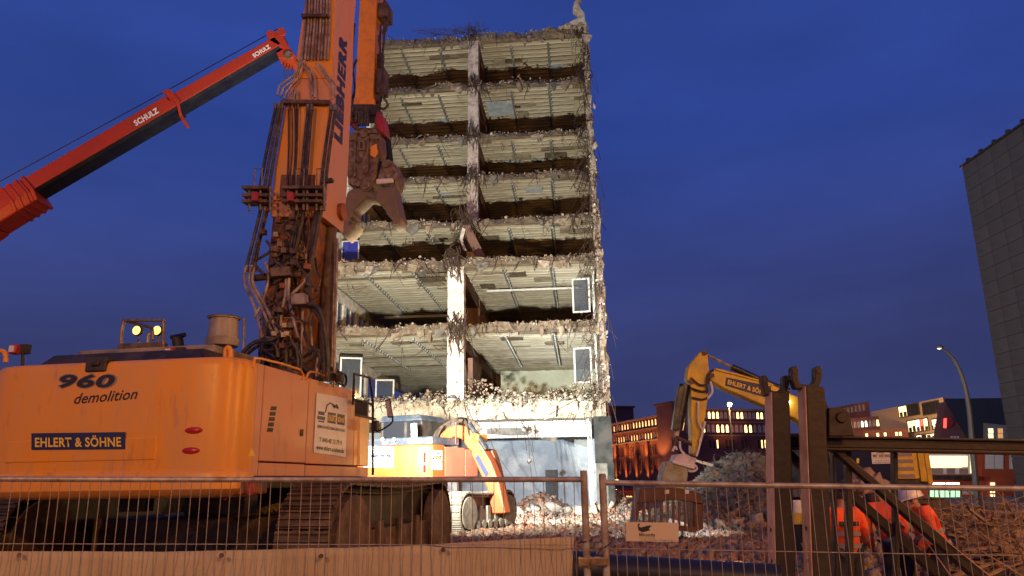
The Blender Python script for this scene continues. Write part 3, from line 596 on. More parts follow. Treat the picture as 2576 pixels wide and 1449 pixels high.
lp = plate('logo_plate', ex, [face(80, 1132), face(315, 1130), face(316, 1087), face(80, 1090)], 'navy')
lettering(lp, 'EHLERT & SÖHNE', face(89, 1125, .006), face(306, 1124, .006), face(89, 1096, .006), 'letter_yellow', .025)
def fc0(x, y): return X1.px(x, y, 0)
lettering(ex, '960', fc0(145, 979), fc0(295, 979), fc0(146, 939), 'letter_grey', .075, .22, .004, name='model_number')
lettering(ex, '960', fc0(150, 976), fc0(290, 976), fc0(151, 942), 'letter_black', .035, .22, .008, name='model_number')
lettering(ex, 'demolition', fc0(186, 1017), fc0(345, 1004), fc0(190, 990), 'letter_black', .012, .25, .004, name='model_word')
for x, y in ((488, 1083), (481, 1134)):
    q = X1.px(x, y, .02); mb = MB().lathe([(0, -.035), (.085, -.028), (.118, -.006), (.12, .03), (0, .03)], (0, 0, 0), 24, 'Y'); mb.v = [(q.x+v[0], q.y+v[1], q.z+v[2]*.36) for v in mb.v]
    part('tail_light', mb, 'lens_red', ex)
q = X1.px(245, 911, .0); part('rear_camera_housing', MB().box(q.x-.13, q.x+.13, -.03, .25, q.z-.11, q.z+.06).box(q.x-.05, q.x+.06, -.06, -.03, q.z-.05, q.z+.02), 'dark', ex, .02)
# shackles under the corner
for x, y in ((567, 1240), (630, 1228)):
    p = X1.px(x, y, .25); part('lifting_shackle', MB().tube([p+Vector((.03*math.cos(t), 0, .07*math.sin(t))) for t in np.linspace(0, 6.28, 13)], .014, 6), 'red_paint', ex)
q = X1.px(600, 1225, .35); part('bumper_beam', MB().box(q.x-.5, q.x+.12, .2, .8, zb1+.02, zm1-.03), 'orange_dirty', ex, .03)
# side: panels with seams
b1_, b2_, b3_, b4_ = [X1.pa(x, 1100, 1.6).y for x in (655, 771, 891, 929)]
z_low = X1.pa(760, 1166, 1.6).z
part('core_body', MB().box(-1.44, 1.44, .46, b4_-.05, zm1-.05, zt1-.45).box(-1.44, 1.44, .46, b3_-.1, zt1-.44, zt1-.03), 'dark', ex)
part('side_panel', MB().box(1.45, 1.6, .456, b1_-.008, zm1-.02, zt1-.03), 'orange_dusty', ex, .012)
part('side_door', MB().box(1.45, 1.6, b1_+.008, b2_-.008, z_low+.008, zt1-.03), 'orange_dusty', ex, .012)
part('side_sill', MB().box(1.45, 1.6, b1_+.008, b2_-.008, zm1-.02, z_low-.008), 'orange_dusty', ex, .012)
part('side_door', MB().box(1.45, 1.6, b2_+.008, b3_-.008, z_low+.0, zt1-.03), 'orange_dusty', ex, .012)
part('side_sill', MB().box(1.45, 1.6, b2_+.008, b4_, zm1-.02, z_low-.016), 'orange_dusty', ex, .012)
zs = X1.pa(925, 1052, 1.6).z
part('side_panel', MB().box(1.45, 1.6, b3_+.005, b4_, z_low-.0, zs), 'orange', ex, .012)
part('tread_plate', MB().box(.6, 1.6, b3_+.005, b4_+.3, zs+.004, zs+.03), 'dark', ex)
part('left_side', MB().box(-1.6, -1.45, .456, b4_, zm1-.02, zt1-.03), 'orange_dusty', ex, .012)
sd = lambda x, y: X1.pa(x, y, 1.6)
for k in range(5):
    x0, y0 = 683-k*2.2+4, 1022+k*13.5
    part('vent', MB().prism([sd(x0-7, y0+10), sd(x0+7, y0+10.5), sd(x0+9, y0+.5), sd(x0-5, y0)], (.004, 0, 0)), 'dark', ex)
part('door_latch', MB().prism([sd(754, 1097), sd(761, 1097), sd(762, 1080), sd(755, 1080)], (.012, 0, 0)), 'dark', ex, .003)
part('warning_sticker', MB().prism([sd(623, 1147), sd(642, 1147), sd(633, 1126)], (.003, 0, 0)), 'letter_yellow', ex)
S00, S10, S11, S01 = sd(787, 1139), sd(868, 1150), sd(873, 1003), sd(795, 988)
logo_sign(ex, lambda s, t: S00*(1-s)*(1-t)+S10*s*(1-t)+S11*s*t+S01*(1-s)*t+Vector((.004, 0, 0)), .6, .9)
# roof
hz = zt1; hh1 = X1.px(300, 886, .6).z; hh2 = X1.px(300, 877, .9).z
def rp(x, y, b): return X1.px(x, y, b)
a0, a1_ = rp(100, 900, .6), rp(520, 900, .6)
part('engine_hood', MB().loft([[(a0.x, .4, hz-.05), (a1_.x+.05, .4, hz-.05), (a1_.x+.05, 2.3, hz-.05), (a0.x, 2.3, hz-.05)], [(a0.x+.2, .6, hh1), (a1_.x-.05, .6, hh1), (a1_.x-.05, 2.2, hh1), (a0.x+.2, 2.2, hh1)]]), 'dark', ex, .02)
part('roof_mat', MB().box(a0.x+.28, a1_.x-.1, .9, 2.1, hh1+.004, hh2), 'roof_beige', ex, .02)
tubes('roof_guard', ex, 'rail_steel', [[rp(303, 878, 1), rp(307, 830, 1), rp(312, 808, 1), rp(318, 806, 1), rp(405, 806, 1), rp(411, 810, 1), rp(411, 845, 1), rp(409, 878, 1)], [rp(318, 807, 1), rp(375, 822, 1.15), rp(383, 830, 1.2), rp(385, 855, 1.2)]], .022, 8, 2)
q = rp(302, 878, 1); q2 = rp(410, 878, 1); part('roof_bracket', MB().box(q.x, q2.x, .95, 1.1, q.z-.02, q.z+.06), 'dirty_steel', ex, .01)
for x in (347, 398):
    q = rp(x, 832, 1.45); w = part('work_light', MB().lathe([(0, .05), (.05, .05), (.07, .0), (.07, -.03), (0, -.03)], q, 14, 'Y'), 'dark', ex)
    part('lamp_lens', MB().lathe([(0, -.05), (.045, -.045), (.06, -.032), (0, -.031)], q, 14, 'Y'), 'lamp_warm', w)
    part('lamp_stalk', MB().tube([q+Vector((0, .03, -.05)), (q.x, 1.48, hz+.12)], .015, 6), 'rail_steel', w)
q = rp(374, 862, 1.35); part('beacon_post', MB().tube([(q.x, 1.35, hz+.15), rp(374, 838, 1.35)], .018, 8), 'letter_yellow', ex)
q = rp(558, 880, 1.3); c = Vector((q.x, 1.3, hz-.02))
z_ = [rp(558, y, 1.3).z-c.z for y in (905, 872, 868, 853, 851, 803, 801, 796)]
r_ = lambda d: d/2/200
part('air_precleaner', MB().lathe([(.085, 0), (.085, z_[1]), (.2, z_[1]+.005), (.21, z_[3]), (.19, z_[4]), (.175, z_[5]), (.2, z_[5]), (.2, z_[6]), (.215, z_[6]+.01), (.15, z_[7]), (0, z_[7]+.015)], c, 24), 'filter', ex)
part('exhaust_stack', MB().tube([rp(452, 895, 1.5), rp(449, 870, 1.5), rp(446, 850, 1.5)], .075, 12).tube([rp(430, 849, 1.5), rp(466, 842, 1.5)], .03, 6), 'dark', ex)
for x, y in ((432, 888), (42, 880)):
    q = rp(x, y, .7); w = part('reversing_light', MB().box(q.x-.055, q.x+.055, .62, .75, q.z-.06, q.z+.06), 'red_paint', ex, .02); part('lamp_lens', MB().box(q.x-.035, q.x+.035, .61, .619, q.z-.04, q.z+.04), 'sign_white', w)
    part('lamp_stalk', MB().tube([(q.x+.08, .75, hz-.02), (q.x+.08, .72, q.z)], .02, 6).box(q.x+.03, q.x+.14, .7, .78, q.z-.05, q.z+.07), 'dark', w)
tubes('lifting_eye', ex, 'orange', [[rp(567, 908, .5), rp(568, 882, .5), rp(574, 874, .5), rp(580, 882, .5), rp(580, 908, .5)], [rp(-20, 905, .5), rp(-15, 885, .5), rp(8, 884, .5), rp(14, 893, .5), rp(14, 912, .5)]], .03, 8, 3)
part('roof_box', MB().box(rp(470, 890, 1.2).x, rp(520, 890, 1.2).x, 1.0, 1.5, hz, rp(500, 876, 1.2).z), 'roof_beige', ex, .02)
part('tank_cover', MB().box(rp(590, 905, 1.6).x, 1.5, 1.5, 2.2, hz-.05, hz+.05), 'dirty_steel', ex, .02)
# handrails on the right platform
br = 2.3
def H(l, b=br): return [X1.px(x, y, b) for x, y in l]
tubes('handrail', ex, 'rail_steel', [H([(652, 905), (655, 815), (662, 802), (735, 800), (760, 812), (782, 822), (783, 905)]), H([(655, 850), (700, 852), (782, 880)]), H([(732, 800), (730, 930)])], .017, 8, 2)
tubes('grab_rail', ex, 'orange', [[sd(636, 925), sd(640, 906), sd(655, 902), sd(755, 930), sd(760, 955)], [sd(770, 955), sd(775, 940), sd(790, 936), sd(838, 955), sd(838, 972)]], .016, 8, 2)
tubes('access_rail', ex, 'dark', [[X1.pa(x, y, 1.72) for x, y in l] for l in (((888, 1018), (891, 940), (930, 950), (938, 1010), (938, 1195)), ((891, 1005), (938, 1018)))], .02, 8, 0)
mr = part('mirror', MB().loft([[X1.px(x, y, 3.95+o) for x, y in ((968, 1006), (982, 1003), (990, 1050), (976, 1052))] for o in (0, .04)]), 'dark', ex, .01); part('mirror_glass', MB().prism([X1.px(x, y, 3.945) for x, y in ((970, 1009), (980, 1007), (987, 1047), (977, 1048))], (0, -.004, 0)), 'coupler', mr)
tubes('mirror_stalk', ex, 'dark', [[X1.px(940, 1062, 3.95), X1.px(948, 1085, 3.95), X1.px(975, 1072, 3.97), X1.px(988, 1058, 3.98), X1.px(984, 1030, 3.99)]], .014, 6, 3)
part('rail_box', MB().box(*[v for v in (X1.px(936, 1085, 3.9).x, X1.px(950, 1085, 3.9).x, 3.85, 3.97, X1.px(940, 1085, 3.9).z, X1.px(940, 1058, 3.9).z)]), 'dark', ex, .01)
# undercarriage
make_track(ex, 1.78, 2.44, .75, 6.1, .02, 1.42, 'track', .235); make_track(ex, -2.44, -1.78, .75, 6.1, .02, 1.42, 'track', .235)
part('undercarriage', MB().box(-1.75, 1.75, 2.3, 4.6, .5, 1.0).lathe([(.9, .98), (.9, 1.5), (0, 1.5)], (0, 3.4, 0), 24), 'dirty_steel', ex, .03)
part('belly_plate', MB().box(-1.3, 1.4, .95, 3.9, zm1-.16, zm1-.05).box(-.2, .1, .7, .95, zm1-.4, zm1-.1).box(.9, 1.25, 1.0, 1.3, zm1-.45, zm1-.16), 'dark', ex, .01)
# boom
def bn(y): return float(np.interp(y, [-320, 0, 545, 960], [3.25, 2.95, 2.55, 2.3]))
def bsec(y, xl, xr, d, o=0): p, q = X1.px(xl, y, bn(y)+o), X1.px(xr, y, bn(y)+o); v = Vector((0, d, 0)); return [p, q, q+v, p+v]
mb = MB().loft([bsec(*t) for t in ((545, 680, 812, .8), (430, 690, 822, .82), (260, 718, 832, .82), (200, 737, 836, .82), (140, 748, 840, .82), (0, 768, 845, .82), (-320, 803, 872, .82))])
boom = part('boom', mb, 'orange_dusty', ex, .015)
part('boom_face', MB().prism([X1.px(x, y, bn(y)) for x, y in ((692, 505), (812, 505), (820, 430), (828, 262), (724, 262), (697, 430))], (0, -.02, 0)), 'orange', boom)
part('boom_face', MB().prism([X1.px(x, y, bn(y)) for x, y in ((740, 198), (834, 198), (843, 0), (866, -300), (806, -300), (770, 0))], (0, -.018, 0)), 'orange', boom)
part('boom_recess', MB().prism([X1.px(x, y, bn(y)-.022) for x, y in ((702, 505), (790, 505), (794, 440), (708, 440))], (0, -.01, 0)), 'orange_dirty', boom)
mb = MB().loft([bsec(*t, .1) for t in ((545, 686, 800, .65), (640, 676, 790, .6), (700, 668, 780, .55), (860, 655, 765, .55), (960, 650, 760, .55))])
part('boom_foot', mb, 'orange_dirty', ex, .02)
part('boom_foot_rib', MB().prism([X1.px(x, y, bn(y)+.08) for x, y in ((745, 640), (760, 600), (775, 640), (770, 700), (750, 720))], (0, -.05, 0)), 'orange', ex, .01)
# lettering up the right side of the boom
def bside(x, y):
    # right face of the boom: between front edge and back edge
    o = None
    xs = float(np.interp(y, [-320, 0, 140, 200, 260, 430, 545], [872, 845, 840, 836, 832, 822, 812])); p = X1.px(xs, y, bn(y)); return p
def side_pt(y, t): p = bside(0, y); return p+Vector((.0, .82*t, 0))
lettering(boom, 'LIEBHERR', side_pt(332, .62), side_pt(62, .62), side_pt(332, .22)+Vector((0, 0, 0)), 'letter_navy', .06, .0, .012, name='brand_word')
# arm hanging down in front and the link out of the picture
BA = 8.9
def asec(y, xl, xr, d, b=BA): p, q = X1.px(xl, y, b), X1.px(xr, y, b); v = Vector((0, d, 0)); return [p, q, q+v, p+v]
arm = part('arm', MB().loft([asec(*t) for t in ((252, 893, 938, .42), (0, 905, 948, .5), (-320, 920, 965, .55))]), 'arm_orange', ex, .012)
part('arm_end_plate', MB().loft([asec(262, 889, 942, .5, BA-.04), asec(246, 891, 941, .5, BA-.04)]), 'arm_orange', ex, .01)
t0, t1 = X1.px(835, -310, 3.2), X1.px(940, -310, BA)
part('boom_link', MB().loft([[t0+Vector(q) for q in ((-.3, 0, 0), (.3, 0, 0), (.3, .9, 0), (-.3, .9, 0))], [t0+Vector(q) for q in ((-.25, .3, 1.6), (.25, .3, 1.6), (.25, 1.1, 1.3), (-.25, 1.1, 1.3))], [t1+Vector(q) for q in ((-.22, -.4, .2), (.22, -.4, .2), (.22, .5, -.1), (-.22, .5, -.1))]]), 'orange', ex)
tubes('arm_hose', ex, 'hose', [[X1.px(x, y, BA+o) for x, y in l] for l, o in (([(965, -30), (968, 60), (962, 150), (966, 210), (955, 265)], .1), ([(958, 60), (955, 160), (960, 220), (948, 275)], .1), ([(952, 90), (962, 190), (952, 255)], -.02), ([(892, 60), (886, 150), (892, 220), (885, 262)], .2), ([(897, 150), (880, 200), (888, 260)], .1), ([(960, 240), (975, 262), (965, 275), (952, 268)], 0.))], .03, 6, 4)
part('arm_cylinder', MB().tube([X1.px(958, 140, BA+.3), X1.px(946, 300, BA+.2)], .1, 12).box(*[v for v in (X1.px(944, 150, BA).x, X1.px(966, 150, BA).x, BA+.05, BA+.4, X1.px(944, 230, BA).z, X1.px(944, 170, BA).z)]), 'dirty_steel', ex, .01)
part('arm_bracket', MB().box(X1.px(948, 40, BA).x, X1.px(972, 40, BA).x, BA+.05, BA+.5, X1.px(948, 40, BA).z, X1.px(948, 5, BA).z).tube([X1.px(968, 5, BA+.2), X1.px(974, 50, BA+.2), X1.px(966, 85, BA+.2)], .06, 8), 'dirty_steel', ex, .01)
# crusher
BC = BA-.25
def cz(l, d, m, name, par, o=0, bev=.045): return part(name, MB().prism([X1.px(x, y, BC+o) for x, y in l], (0, d, 0)), m, par, bev)
cr = cz([(876, 338), (959, 338), (961, 379), (951, 408), (944, 452), (932, 468), (896, 470), (874, 462), (872, 390)], .8, 'rust_jaw', 'crusher', ex)
cz([(884, 336), (955, 336), (950, 326), (938, 320), (900, 320), (888, 328)], .7, 'rust_jaw', 'turntable_ring', cr, .05)
cz([(878, 337), (900, 337), (897, 352), (880, 356)], -.04, 'jaw_steel', 'worn_plate', cr); cz([(905, 335), (925, 335), (922, 346), (908, 346)], -.04, 'jaw_steel', 'worn_plate', cr); cz([(930, 338), (957, 340), (955, 352), (936, 352)], -.04, 'jaw_steel', 'worn_plate', cr)
for l in ([(902, 353), (920, 352), (921, 380), (903, 380)],): cz(l, -.05, 'jaw_steel', 'data_plate', cr)
cz([(907, 358), (915, 358), (915, 376), (907, 376)], -.06, 'dark', 'data_plate', cr)
cz([(892, 348), (897, 348), (897, 440), (891, 452)], -.06, 'rust_jaw', 'stiffener', cr); cz([(925, 348), (930, 348), (928, 430), (922, 440)], -.06, 'rust_jaw', 'stiffener', cr)
cz([(932, 370), (948, 362), (952, 385), (944, 398), (932, 392)], -.03, 'arm_orange', 'paint_patch', cr)
cz([(945, 278), (958, 282), (967, 330), (955, 336), (940, 305)], .5, 'red_paint', 'bracket', cr, .1); cz([(876, 284), (884, 284), (888, 310), (876, 312)], .5, 'red_paint', 'bracket', cr, .1)
cz([(880, 262), (948, 262), (944, 290), (884, 290)], .5, 'dark', 'hose_block', cr, .15)
tubes('crusher_hose', cr, 'hose', [[X1.px(x, y, BC-.05) for x, y in ((886+i*11, 308), (884+i*12, 285), (893+i*9, 270), (904+i*7, 285), (902+i*8, 316))] for i in range(4)], .035, 8, 4)
cz([(962, 300), (972, 340), (978, 395), (970, 402), (952, 406), (958, 372)], .4, 'crane_navy', 'jaw_cylinder', cr, .35)
j1 = cz([(962, 402), (978, 400), (990, 408), (1001, 428), (1000, 452), (993, 474), (990, 452), (948, 454), (950, 438), (957, 418)], .55, 'rust_jaw', 'right_jaw', cr, .05)
part('pin', MB().lathe([(0, -.06), (.09, -.06), (.09, .02), (0, .02)], X1.px(972, 414, BC+.05), 14, 'Y'), 'jaw_steel', j1)
cz([(948, 452), (991, 450), (992, 462), (948, 466)], -.08, 'sign_white', 'wear_bar', cr, .05)
cz([(949, 470), (958, 470), (982, 468), (992, 466), (997, 495), (1006, 535), (1011, 548), (1005, 564), (988, 568), (982, 564), (988, 550), (970, 536), (968, 521), (954, 512), (944, 502), (936, 490), (948, 486)], .5, 'jaw_steel', 'right_tooth_arm', cr, .0)
part('pin', MB().lathe([(0, -.08), (.13, -.08), (.13, -.02), (.16, -.02), (.16, .02), (0, .02)], X1.px(921, 466, BC-.02), 18, 'Y'), 'rust_jaw', cr)
cz([(873, 482), (886, 474), (906, 470), (912, 478), (936, 484), (944, 497), (935, 499), (921, 495), (914, 503), (901, 515), (889, 526), (890, 541), (877, 551), (879, 563), (897, 558), (890, 572), (876, 588), (864, 598), (857, 580), (860, 552), (866, 520), (869, 500)], .55, 'jaw_steel', 'left_jaw', cr, -.05)
# pipes and hoses on the boom
PF = lambda l, o: [X1.px(x, y, bn(y)-o) for x, y in l]
tubes('boom_pipe', boom, 'pipe', [PF([(772+i*7.2, -40), (768+i*7.6, 60), (758+i*8.3, 150)], .06+.02*(i % 2)) for i in range(9)], .017, 6, 0)
for i, l in enumerate([[(757, 152), (745, 185), (702, 215), (697, 240)], [(765, 152), (752, 190), (712, 222), (706, 245)], [(750, 195), (722, 228), (714, 248)], [(746, 150), (780, 185), (786, 240)], [(756, 150), (790, 187), (792, 245)], [(795, 160), (835, 215), (835, 250)], [(803, 160), (842, 212), (843, 245)], [(738, 225), (730, 260)], [(742, 225), (738, 258)], [(748, 225), (746, 262)]]):
    tubes('boom_pipe', boom, 'pipe', [PF(l, .08+.01*(i % 3))], .016, 6, 0)
part('pipe_clamp', MB().prism(PF([(764, 42), (832, 42), (832, 50), (763, 50)], .04), (0, -.1, 0)), 'dirty_steel', boom, .01); part('pipe_clamp', MB().prism(PF([(714, 256), (836, 258), (836, 268), (712, 266)], .02), (0, -.1, 0)), 'dirty_steel', boom, .01)
def hose_run(xs0, y0, xs1, y1, r=.026, mid=0, o=.1):
    for i, (a, b) in enumerate(zip(xs0, xs1)):
        l = [(a, y0), ((a+b)/2+mid+random.uniform(-2, 2), (y0+y1)/2), (b, y1)]
        tubes('boom_hose', boom, 'hose', [PF(l, o+.03*(i % 2))], r, 8, 3)
        for (x, y, d) in ((a, y0, -1), (b, y1, 1)): tubes('hose_fitting', boom, 'brass', [PF([(x, y), (x+.0, y+d*14)], o+.03*(i % 2))], r*1.25, 8, 0)
hose_run((693, 702, 710), 275, (651, 663, 674), 488); hose_run((775, 784), 278, (757, 768), 480); hose_run((833, 843), 278, (806, 817), 480)
hose_run((726, 735, 744, 750), 275, (722, 728, 738, 741), 470, .012, 3, .06)
hose_run((655, 667, 672), 532, (621, 634, 641), 668, .026); hose_run((752, 765), 530, (716, 729), 690, .026); hose_run((796, 808, 803), 530, (775, 768, 778), 760, .03, -4); hose_run((741, 775), 540, (735, 770), 640, .02, 6)
# manifolds with red blocks
for x0, x1, rr in ((624, 686, 644), (722, 770, 733), (770, 822, None)):
    for yy in (478, 497, 512):
        part('manifold', MB().prism(PF([(x0, yy), (x1, yy), (x1, yy+8), (x0, yy+8)], .08), (0, -.2, 0)), 'dirty_steel', boom, .01)
    for xx in (x0+3, (x0+x1)/2, x1-6): part('manifold_post', MB().tube(PF([(xx, 470), (xx, 530)], .22), .018, 6), 'rail_steel', boom)
    if rr: part('red_block', MB().prism(PF([(rr-8, 508), (rr+8, 508), (rr+8, 485), (rr-8, 485)], .28), (0, -.06, 0)), 'red_paint', boom, .008)
for x0 in (640, 745, 797): tubes('guard_bow', boom, 'rail_steel', [PF([(x0, 470), (x0, 425), (x0+20, 424), (x0+18, 470)], .2)], .013, 6, 0)
part('side_lamp', MB().prism(PF([(813, 455), (840, 452), (840, 460), (815, 464)], .1), (0, -.08, 0)), 'dark', boom)
part('junction_block', MB().prism(PF([(690, 680), (740, 676), (742, 698), (694, 702)], .12), (0, -.15, 0)), 'dirty_steel', boom, .01)
part('junction_block', MB().prism(PF([(742, 745), (776, 742), (778, 770), (744, 772)], .2), (0, -.15, 0)), 'rail_steel', boom, .01)
part('cross_tube', MB().tube(PF([(640, 700), (690, 694), (760, 690)], .1), .05, 10), 'dirty_steel', boom)
for i, l in enumerate([[(619, 672), (615, 710), (640, 770), (660, 850)], [(632, 672), (628, 712), (655, 765), (690, 850)], [(640, 675), (637, 715), (668, 770), (700, 840)], [(720, 700), (718, 740), (708, 790), (708, 850)], [(727, 700), (726, 742), (735, 790), (750, 850)], [(772, 690), (765, 710), (735, 740)], [(668, 660), (676, 700), (660, 760), (640, 800)]]):
    tubes('steel_pipe', boom, 'pipe', [PF(l, .14+.02*(i % 3))], .024, 8, 4)
for i in range(34):
    x, y = random.gauss(730, 34), random.uniform(540, 690) if i < 20 else random.uniform(690, 880); l = [(x, y), (x+random.gauss(0, 16), y+25), (x+random.gauss(0, 18), y+55), (x+random.gauss(0, 14), y+85)]
    tubes('loose_hose', boom, 'hose', [PF(l, random.uniform(.0, .22))], random.choice((.013, .018, .024)), 6, 4)
for i in range(22):
    x, y = random.gauss(725, 30), random.uniform(545, 880); part('valve', MB().prism(PF([(x-7, y-6), (x+7, y-6), (x+7, y+8), (x-7, y+8)], random.uniform(.05, .2)), (0, -.09, 0)), random.choice(('dirty_steel', 'orange_dirty', 'brass', 'dirty_steel')), boom, .01)
def cyl_px(name, par, x0, y0, x1, y1, b0, b1, r, m, n=18): return part(name, MB().tube([X1.px(x0, y0, b0), X1.px(x1, y1, b1)], r, n), m, par)
cy = cyl_px('boom_cylinder', ex, 828, 575, 818, 955, 3.1, 2.9, .115, 'dirty_steel')
for y in (620, 692, 765, 835, 905): cyl_px('cylinder_band', cy, 827-(y-575)*.026, y-4, 827-(y-575)*.026, y+4, 3.1, 3.1, .13, 'rail_steel')
cyl_px('cylinder_rod', cy, 829, 575, 834, 540, 3.1, 3.15, .06, 'pipe'); part('cylinder_eye', MB().lathe([(0, -.2), (.14, -.2), (.14, .2), (0, .2)], X1.px(836, 535, 3.2), 16, 'X'), 'orange_dirty', cy)
tubes('steel_line', ex, 'pipe', [[X1.px(843, 640, 3.0), X1.px(835, 945, 2.8)], [X1.px(849, 600, 3.0), X1.px(840, 955, 2.8)], [X1.px(762, 770, 2.3), X1.px(757, 940, 2.2)], [X1.px(615, 800, 2.3), X1.px(613, 880, 2.3)], [X1.px(800, 880, 2.3), X1.px(795, 960, 2.2)]], .02, 8, 0)
for i, l in enumerate([[(770, 765), (800, 775), (815, 815), (825, 900), (822, 960)], [(775, 768), (795, 785), (812, 830), (816, 940)], [(600, 900), (640, 862), (690, 856), (720, 870)], [(606, 905), (650, 870), (690, 866), (700, 900)], [(660, 930), (665, 880), (690, 865), (700, 905)], [(680, 935), (690, 885), (712, 872), (716, 930)], [(725, 935), (720, 880), (745, 870), (752, 930)], [(700, 905), (730, 900), (770, 930), (800, 960)], [(765, 900), (790, 880), (806, 905), (790, 935), (770, 925)], [(735, 860), (760, 905), (750, 945)]]):
    tubes('body_hose', ex, 'hose', [[X1.px(x, y, 2.15+.05*(i % 3)) for x, y in l]], .034 if i < 3 else .026, 8, 5)
for i in range(26):
    x, y = random.uniform(650, 860), random.uniform(880, 965); y = max(y, 905+(x-650)*.22); part('valve', MB().prism([X1.px(x+p, y+q, 2.3) for p, q in ((-9, -8), (9, -8), (9, 10), (-9, 10))], (0, .1, 0)), random.choice(('dirty_steel', 'dark', 'rail_steel')), ex, .008)
for i in range(5):
    q = sd(845+i*7, 945+i*4); part('hose_coil', MB().tube([q+Vector((-.1, .0+.03*i, .05))+Vector((.0, .1*math.cos(t), .09*math.sin(t))) for t in np.linspace(0, 6.28, 14)], .02, 6), 'hose', ex)
part('boom_base_block', MB().box(-.6, 1.1, 2.3, 3.4, zt1-.5, zt1+.25), 'dirty_steel', ex, .03)

# ================================================================== MOBILE CRANE
X4 = Frame(-30, 26, .35, 0); crane = thing('mobile_crane', 'red telescopic crane boom with dark blue underside reaching up behind the excavator', 'crane', X4)
cp = lambda x, y, b=0: X4.px(x, y, b)
def csec(name, top, mid, low, back, m1='crane_red', m2='crane_navy', d=.8):
    # top, mid and low lines of a boom section, each (xa, ya, xb, yb)
    v = Vector((0, d, 0)); a = [cp(top[0], top[1]), cp(top[2], top[3])]; b = [cp(mid[0], mid[1]), cp(mid[2], mid[3])]; c = [cp(low[0], low[1]), cp(low[2], low[3])]
    c = [b[i].lerp(c[i], .25) for i in (0, 1)]
    u = part(name, MB().loft([[a[i], b[i], b[i]+v, a[i]+v] for i in (0, 1)]), m1, crane, .03)
    part('underside', MB().loft([[b[i]+Vector((0, .004, -.004)), c[i]+Vector((0, .12, 0)), c[i]+v+Vector((0, -.12, 0)), b[i]+v+Vector((0, -.004, -.004))] for i in (0, 1)]), m2, u, .03)
    return u
s3_ = csec('boom_section', (420, 243, 690, 91), (440, 267, 708, 110), (450, 279, 700, 137), 0)
s2_ = csec('boom_section', (40, 459, 412, 242), (66, 486, 445, 265), (76, 505, 453, 289), 0, d=.9)
s1_ = part('base_section', MB().loft([[cp(x, y)+Vector((0, b, 0)) for x, y, b in ((-60, 507, -.03), (-30, 548, -.06), (-20, 570, 0), (-20, 570, .95), (-60, 507, .95))], [cp(x, y)+Vector((0, b, 0)) for x, y, b in ((50, 450, -.03), (80, 483, -.06), (88, 504, 0), (88, 504, .95), (50, 450, .95))]]), 'crane_red', crane, .06)
for k in range(4):
    t = k*.17; part('section_collar', MB().loft([[cp(x-k*17, y+k*10)+Vector((0, b, 0)) for x, y, b in ((50+o, 446-o*.6, -.06), (80+o, 480-o*.6, -.1), (88+o, 506-o*.6, -.03), (88+o, 506-o*.6, 1.0), (50+o, 446-o*.6, 1.0))] for o in (0, 8)]), 'crane_red', s1_, .03)
part('section_collar', MB().loft([[cp(x+o, y-o*.6)+Vector((0, b, 0)) for x, y, b in ((408, 232, -.06), (424, 230, -.08), (446, 258, -.1), (452, 294, -.05), (444, 296, .95), (408, 232, .95))] for o in (0, 7)]), 'crane_red', s2_, .03)
hd = part('boom_head', MB().prism([cp(x, y) for x, y in ((672, 100), (678, 84), (690, 80), (708, 76), (712, 88), (728, 118), (742, 138), (736, 146), (722, 148), (700, 146), (695, 132), (712, 122))], (0, .8, 0)), 'crane_red', crane, .04)
for x, y in ((682, 88), (708, 82), (725, 140)): part('sheave', MB().lathe([(0, -.06), (.16, -.06), (.13, .0), (.16, .06), (0, .06)], cp(x, y)+Vector((0, -.02, 0)), 16, 'Y'), 'crane_red' if x < 720 else 'dirty_steel', hd)
part('hoist_rope', MB().tube([cp(700, 72, .4), cp(430, 222, .4), cp(20, 445, .4), cp(-300, 620, .4)], .018, 5), 'rebar', crane)
for i in range(4): part('hook_rope', MB().tube([cp(715+i*7, 140, .2+.1*i), cp(713+i*7, 560, .2+.1*i)], .014, 5), 'rebar', crane)
part('hook_block', MB().box(cp(712, 560).x, cp(737, 560).x, .15, .6, cp(712, 600).z, cp(712, 560).z), 'letter_yellow', crane, .04)
def cm_pt(x, y): return cp(x, y)
for (xa, ya, xb, yb, h) in ((343, 318, 402, 283, 19), (640, 146, 682, 121, 14)):
    p0, p1 = cp(xa, ya, -.01), cp(xb, yb, -.01); d = (p1-p0).normalized(); up = Vector((-d.z, 0, d.x)); hh = h/1935*26
    lettering(crane, 'SCHULZ', p0, p1, p0+up*hh, 'letter_white', .045, 0, .012)
# rest of the machine stands beyond the left edge
bA, bB = cp(-40, 535), Vector((1.0, .3, 3.0))
part('base_section', MB().loft([[bB+Vector(q) for q in ((0, 0, .5), (.3, 0, -.6), (.3, 1.1, -.6), (0, 1.1, .5))], [bA+Vector(q) for q in ((0, 0, .6), (.3, 0, -.5), (.3, 1.1, -.5), (0, 1.1, .6))]]), 'crane_red', crane, .05)
part('turntable', MB().box(-1.5, 2.2, -.6, 2.2, 1.6, 3.1), 'crane_red', crane, .08); part('carrier', MB().box(-6, 6, -.5, 2.1, .8, 1.55).box(4.2, 6.2, -.5, 2.1, 1.55, 2.6), 'crane_red', crane, .08)
part('luffing_cylinder', MB().tube([Vector((2.4, .8, 2.0)), bB+(bA-bB)*.35+Vector((0, .5, -.5))], .22, 14), 'pipe', crane)
for i in range(5):
    for y in (-.3, 1.9): w = part('wheel', MB().lathe([(0, -.2), (.35, -.2), (.6, -.18), (.65, -.1), (.65, .1), (.6, .18), (.35, .2), (0, .2)], (-5+i*2.5, y, .65), 20, 'Y'), 'tyre', crane)
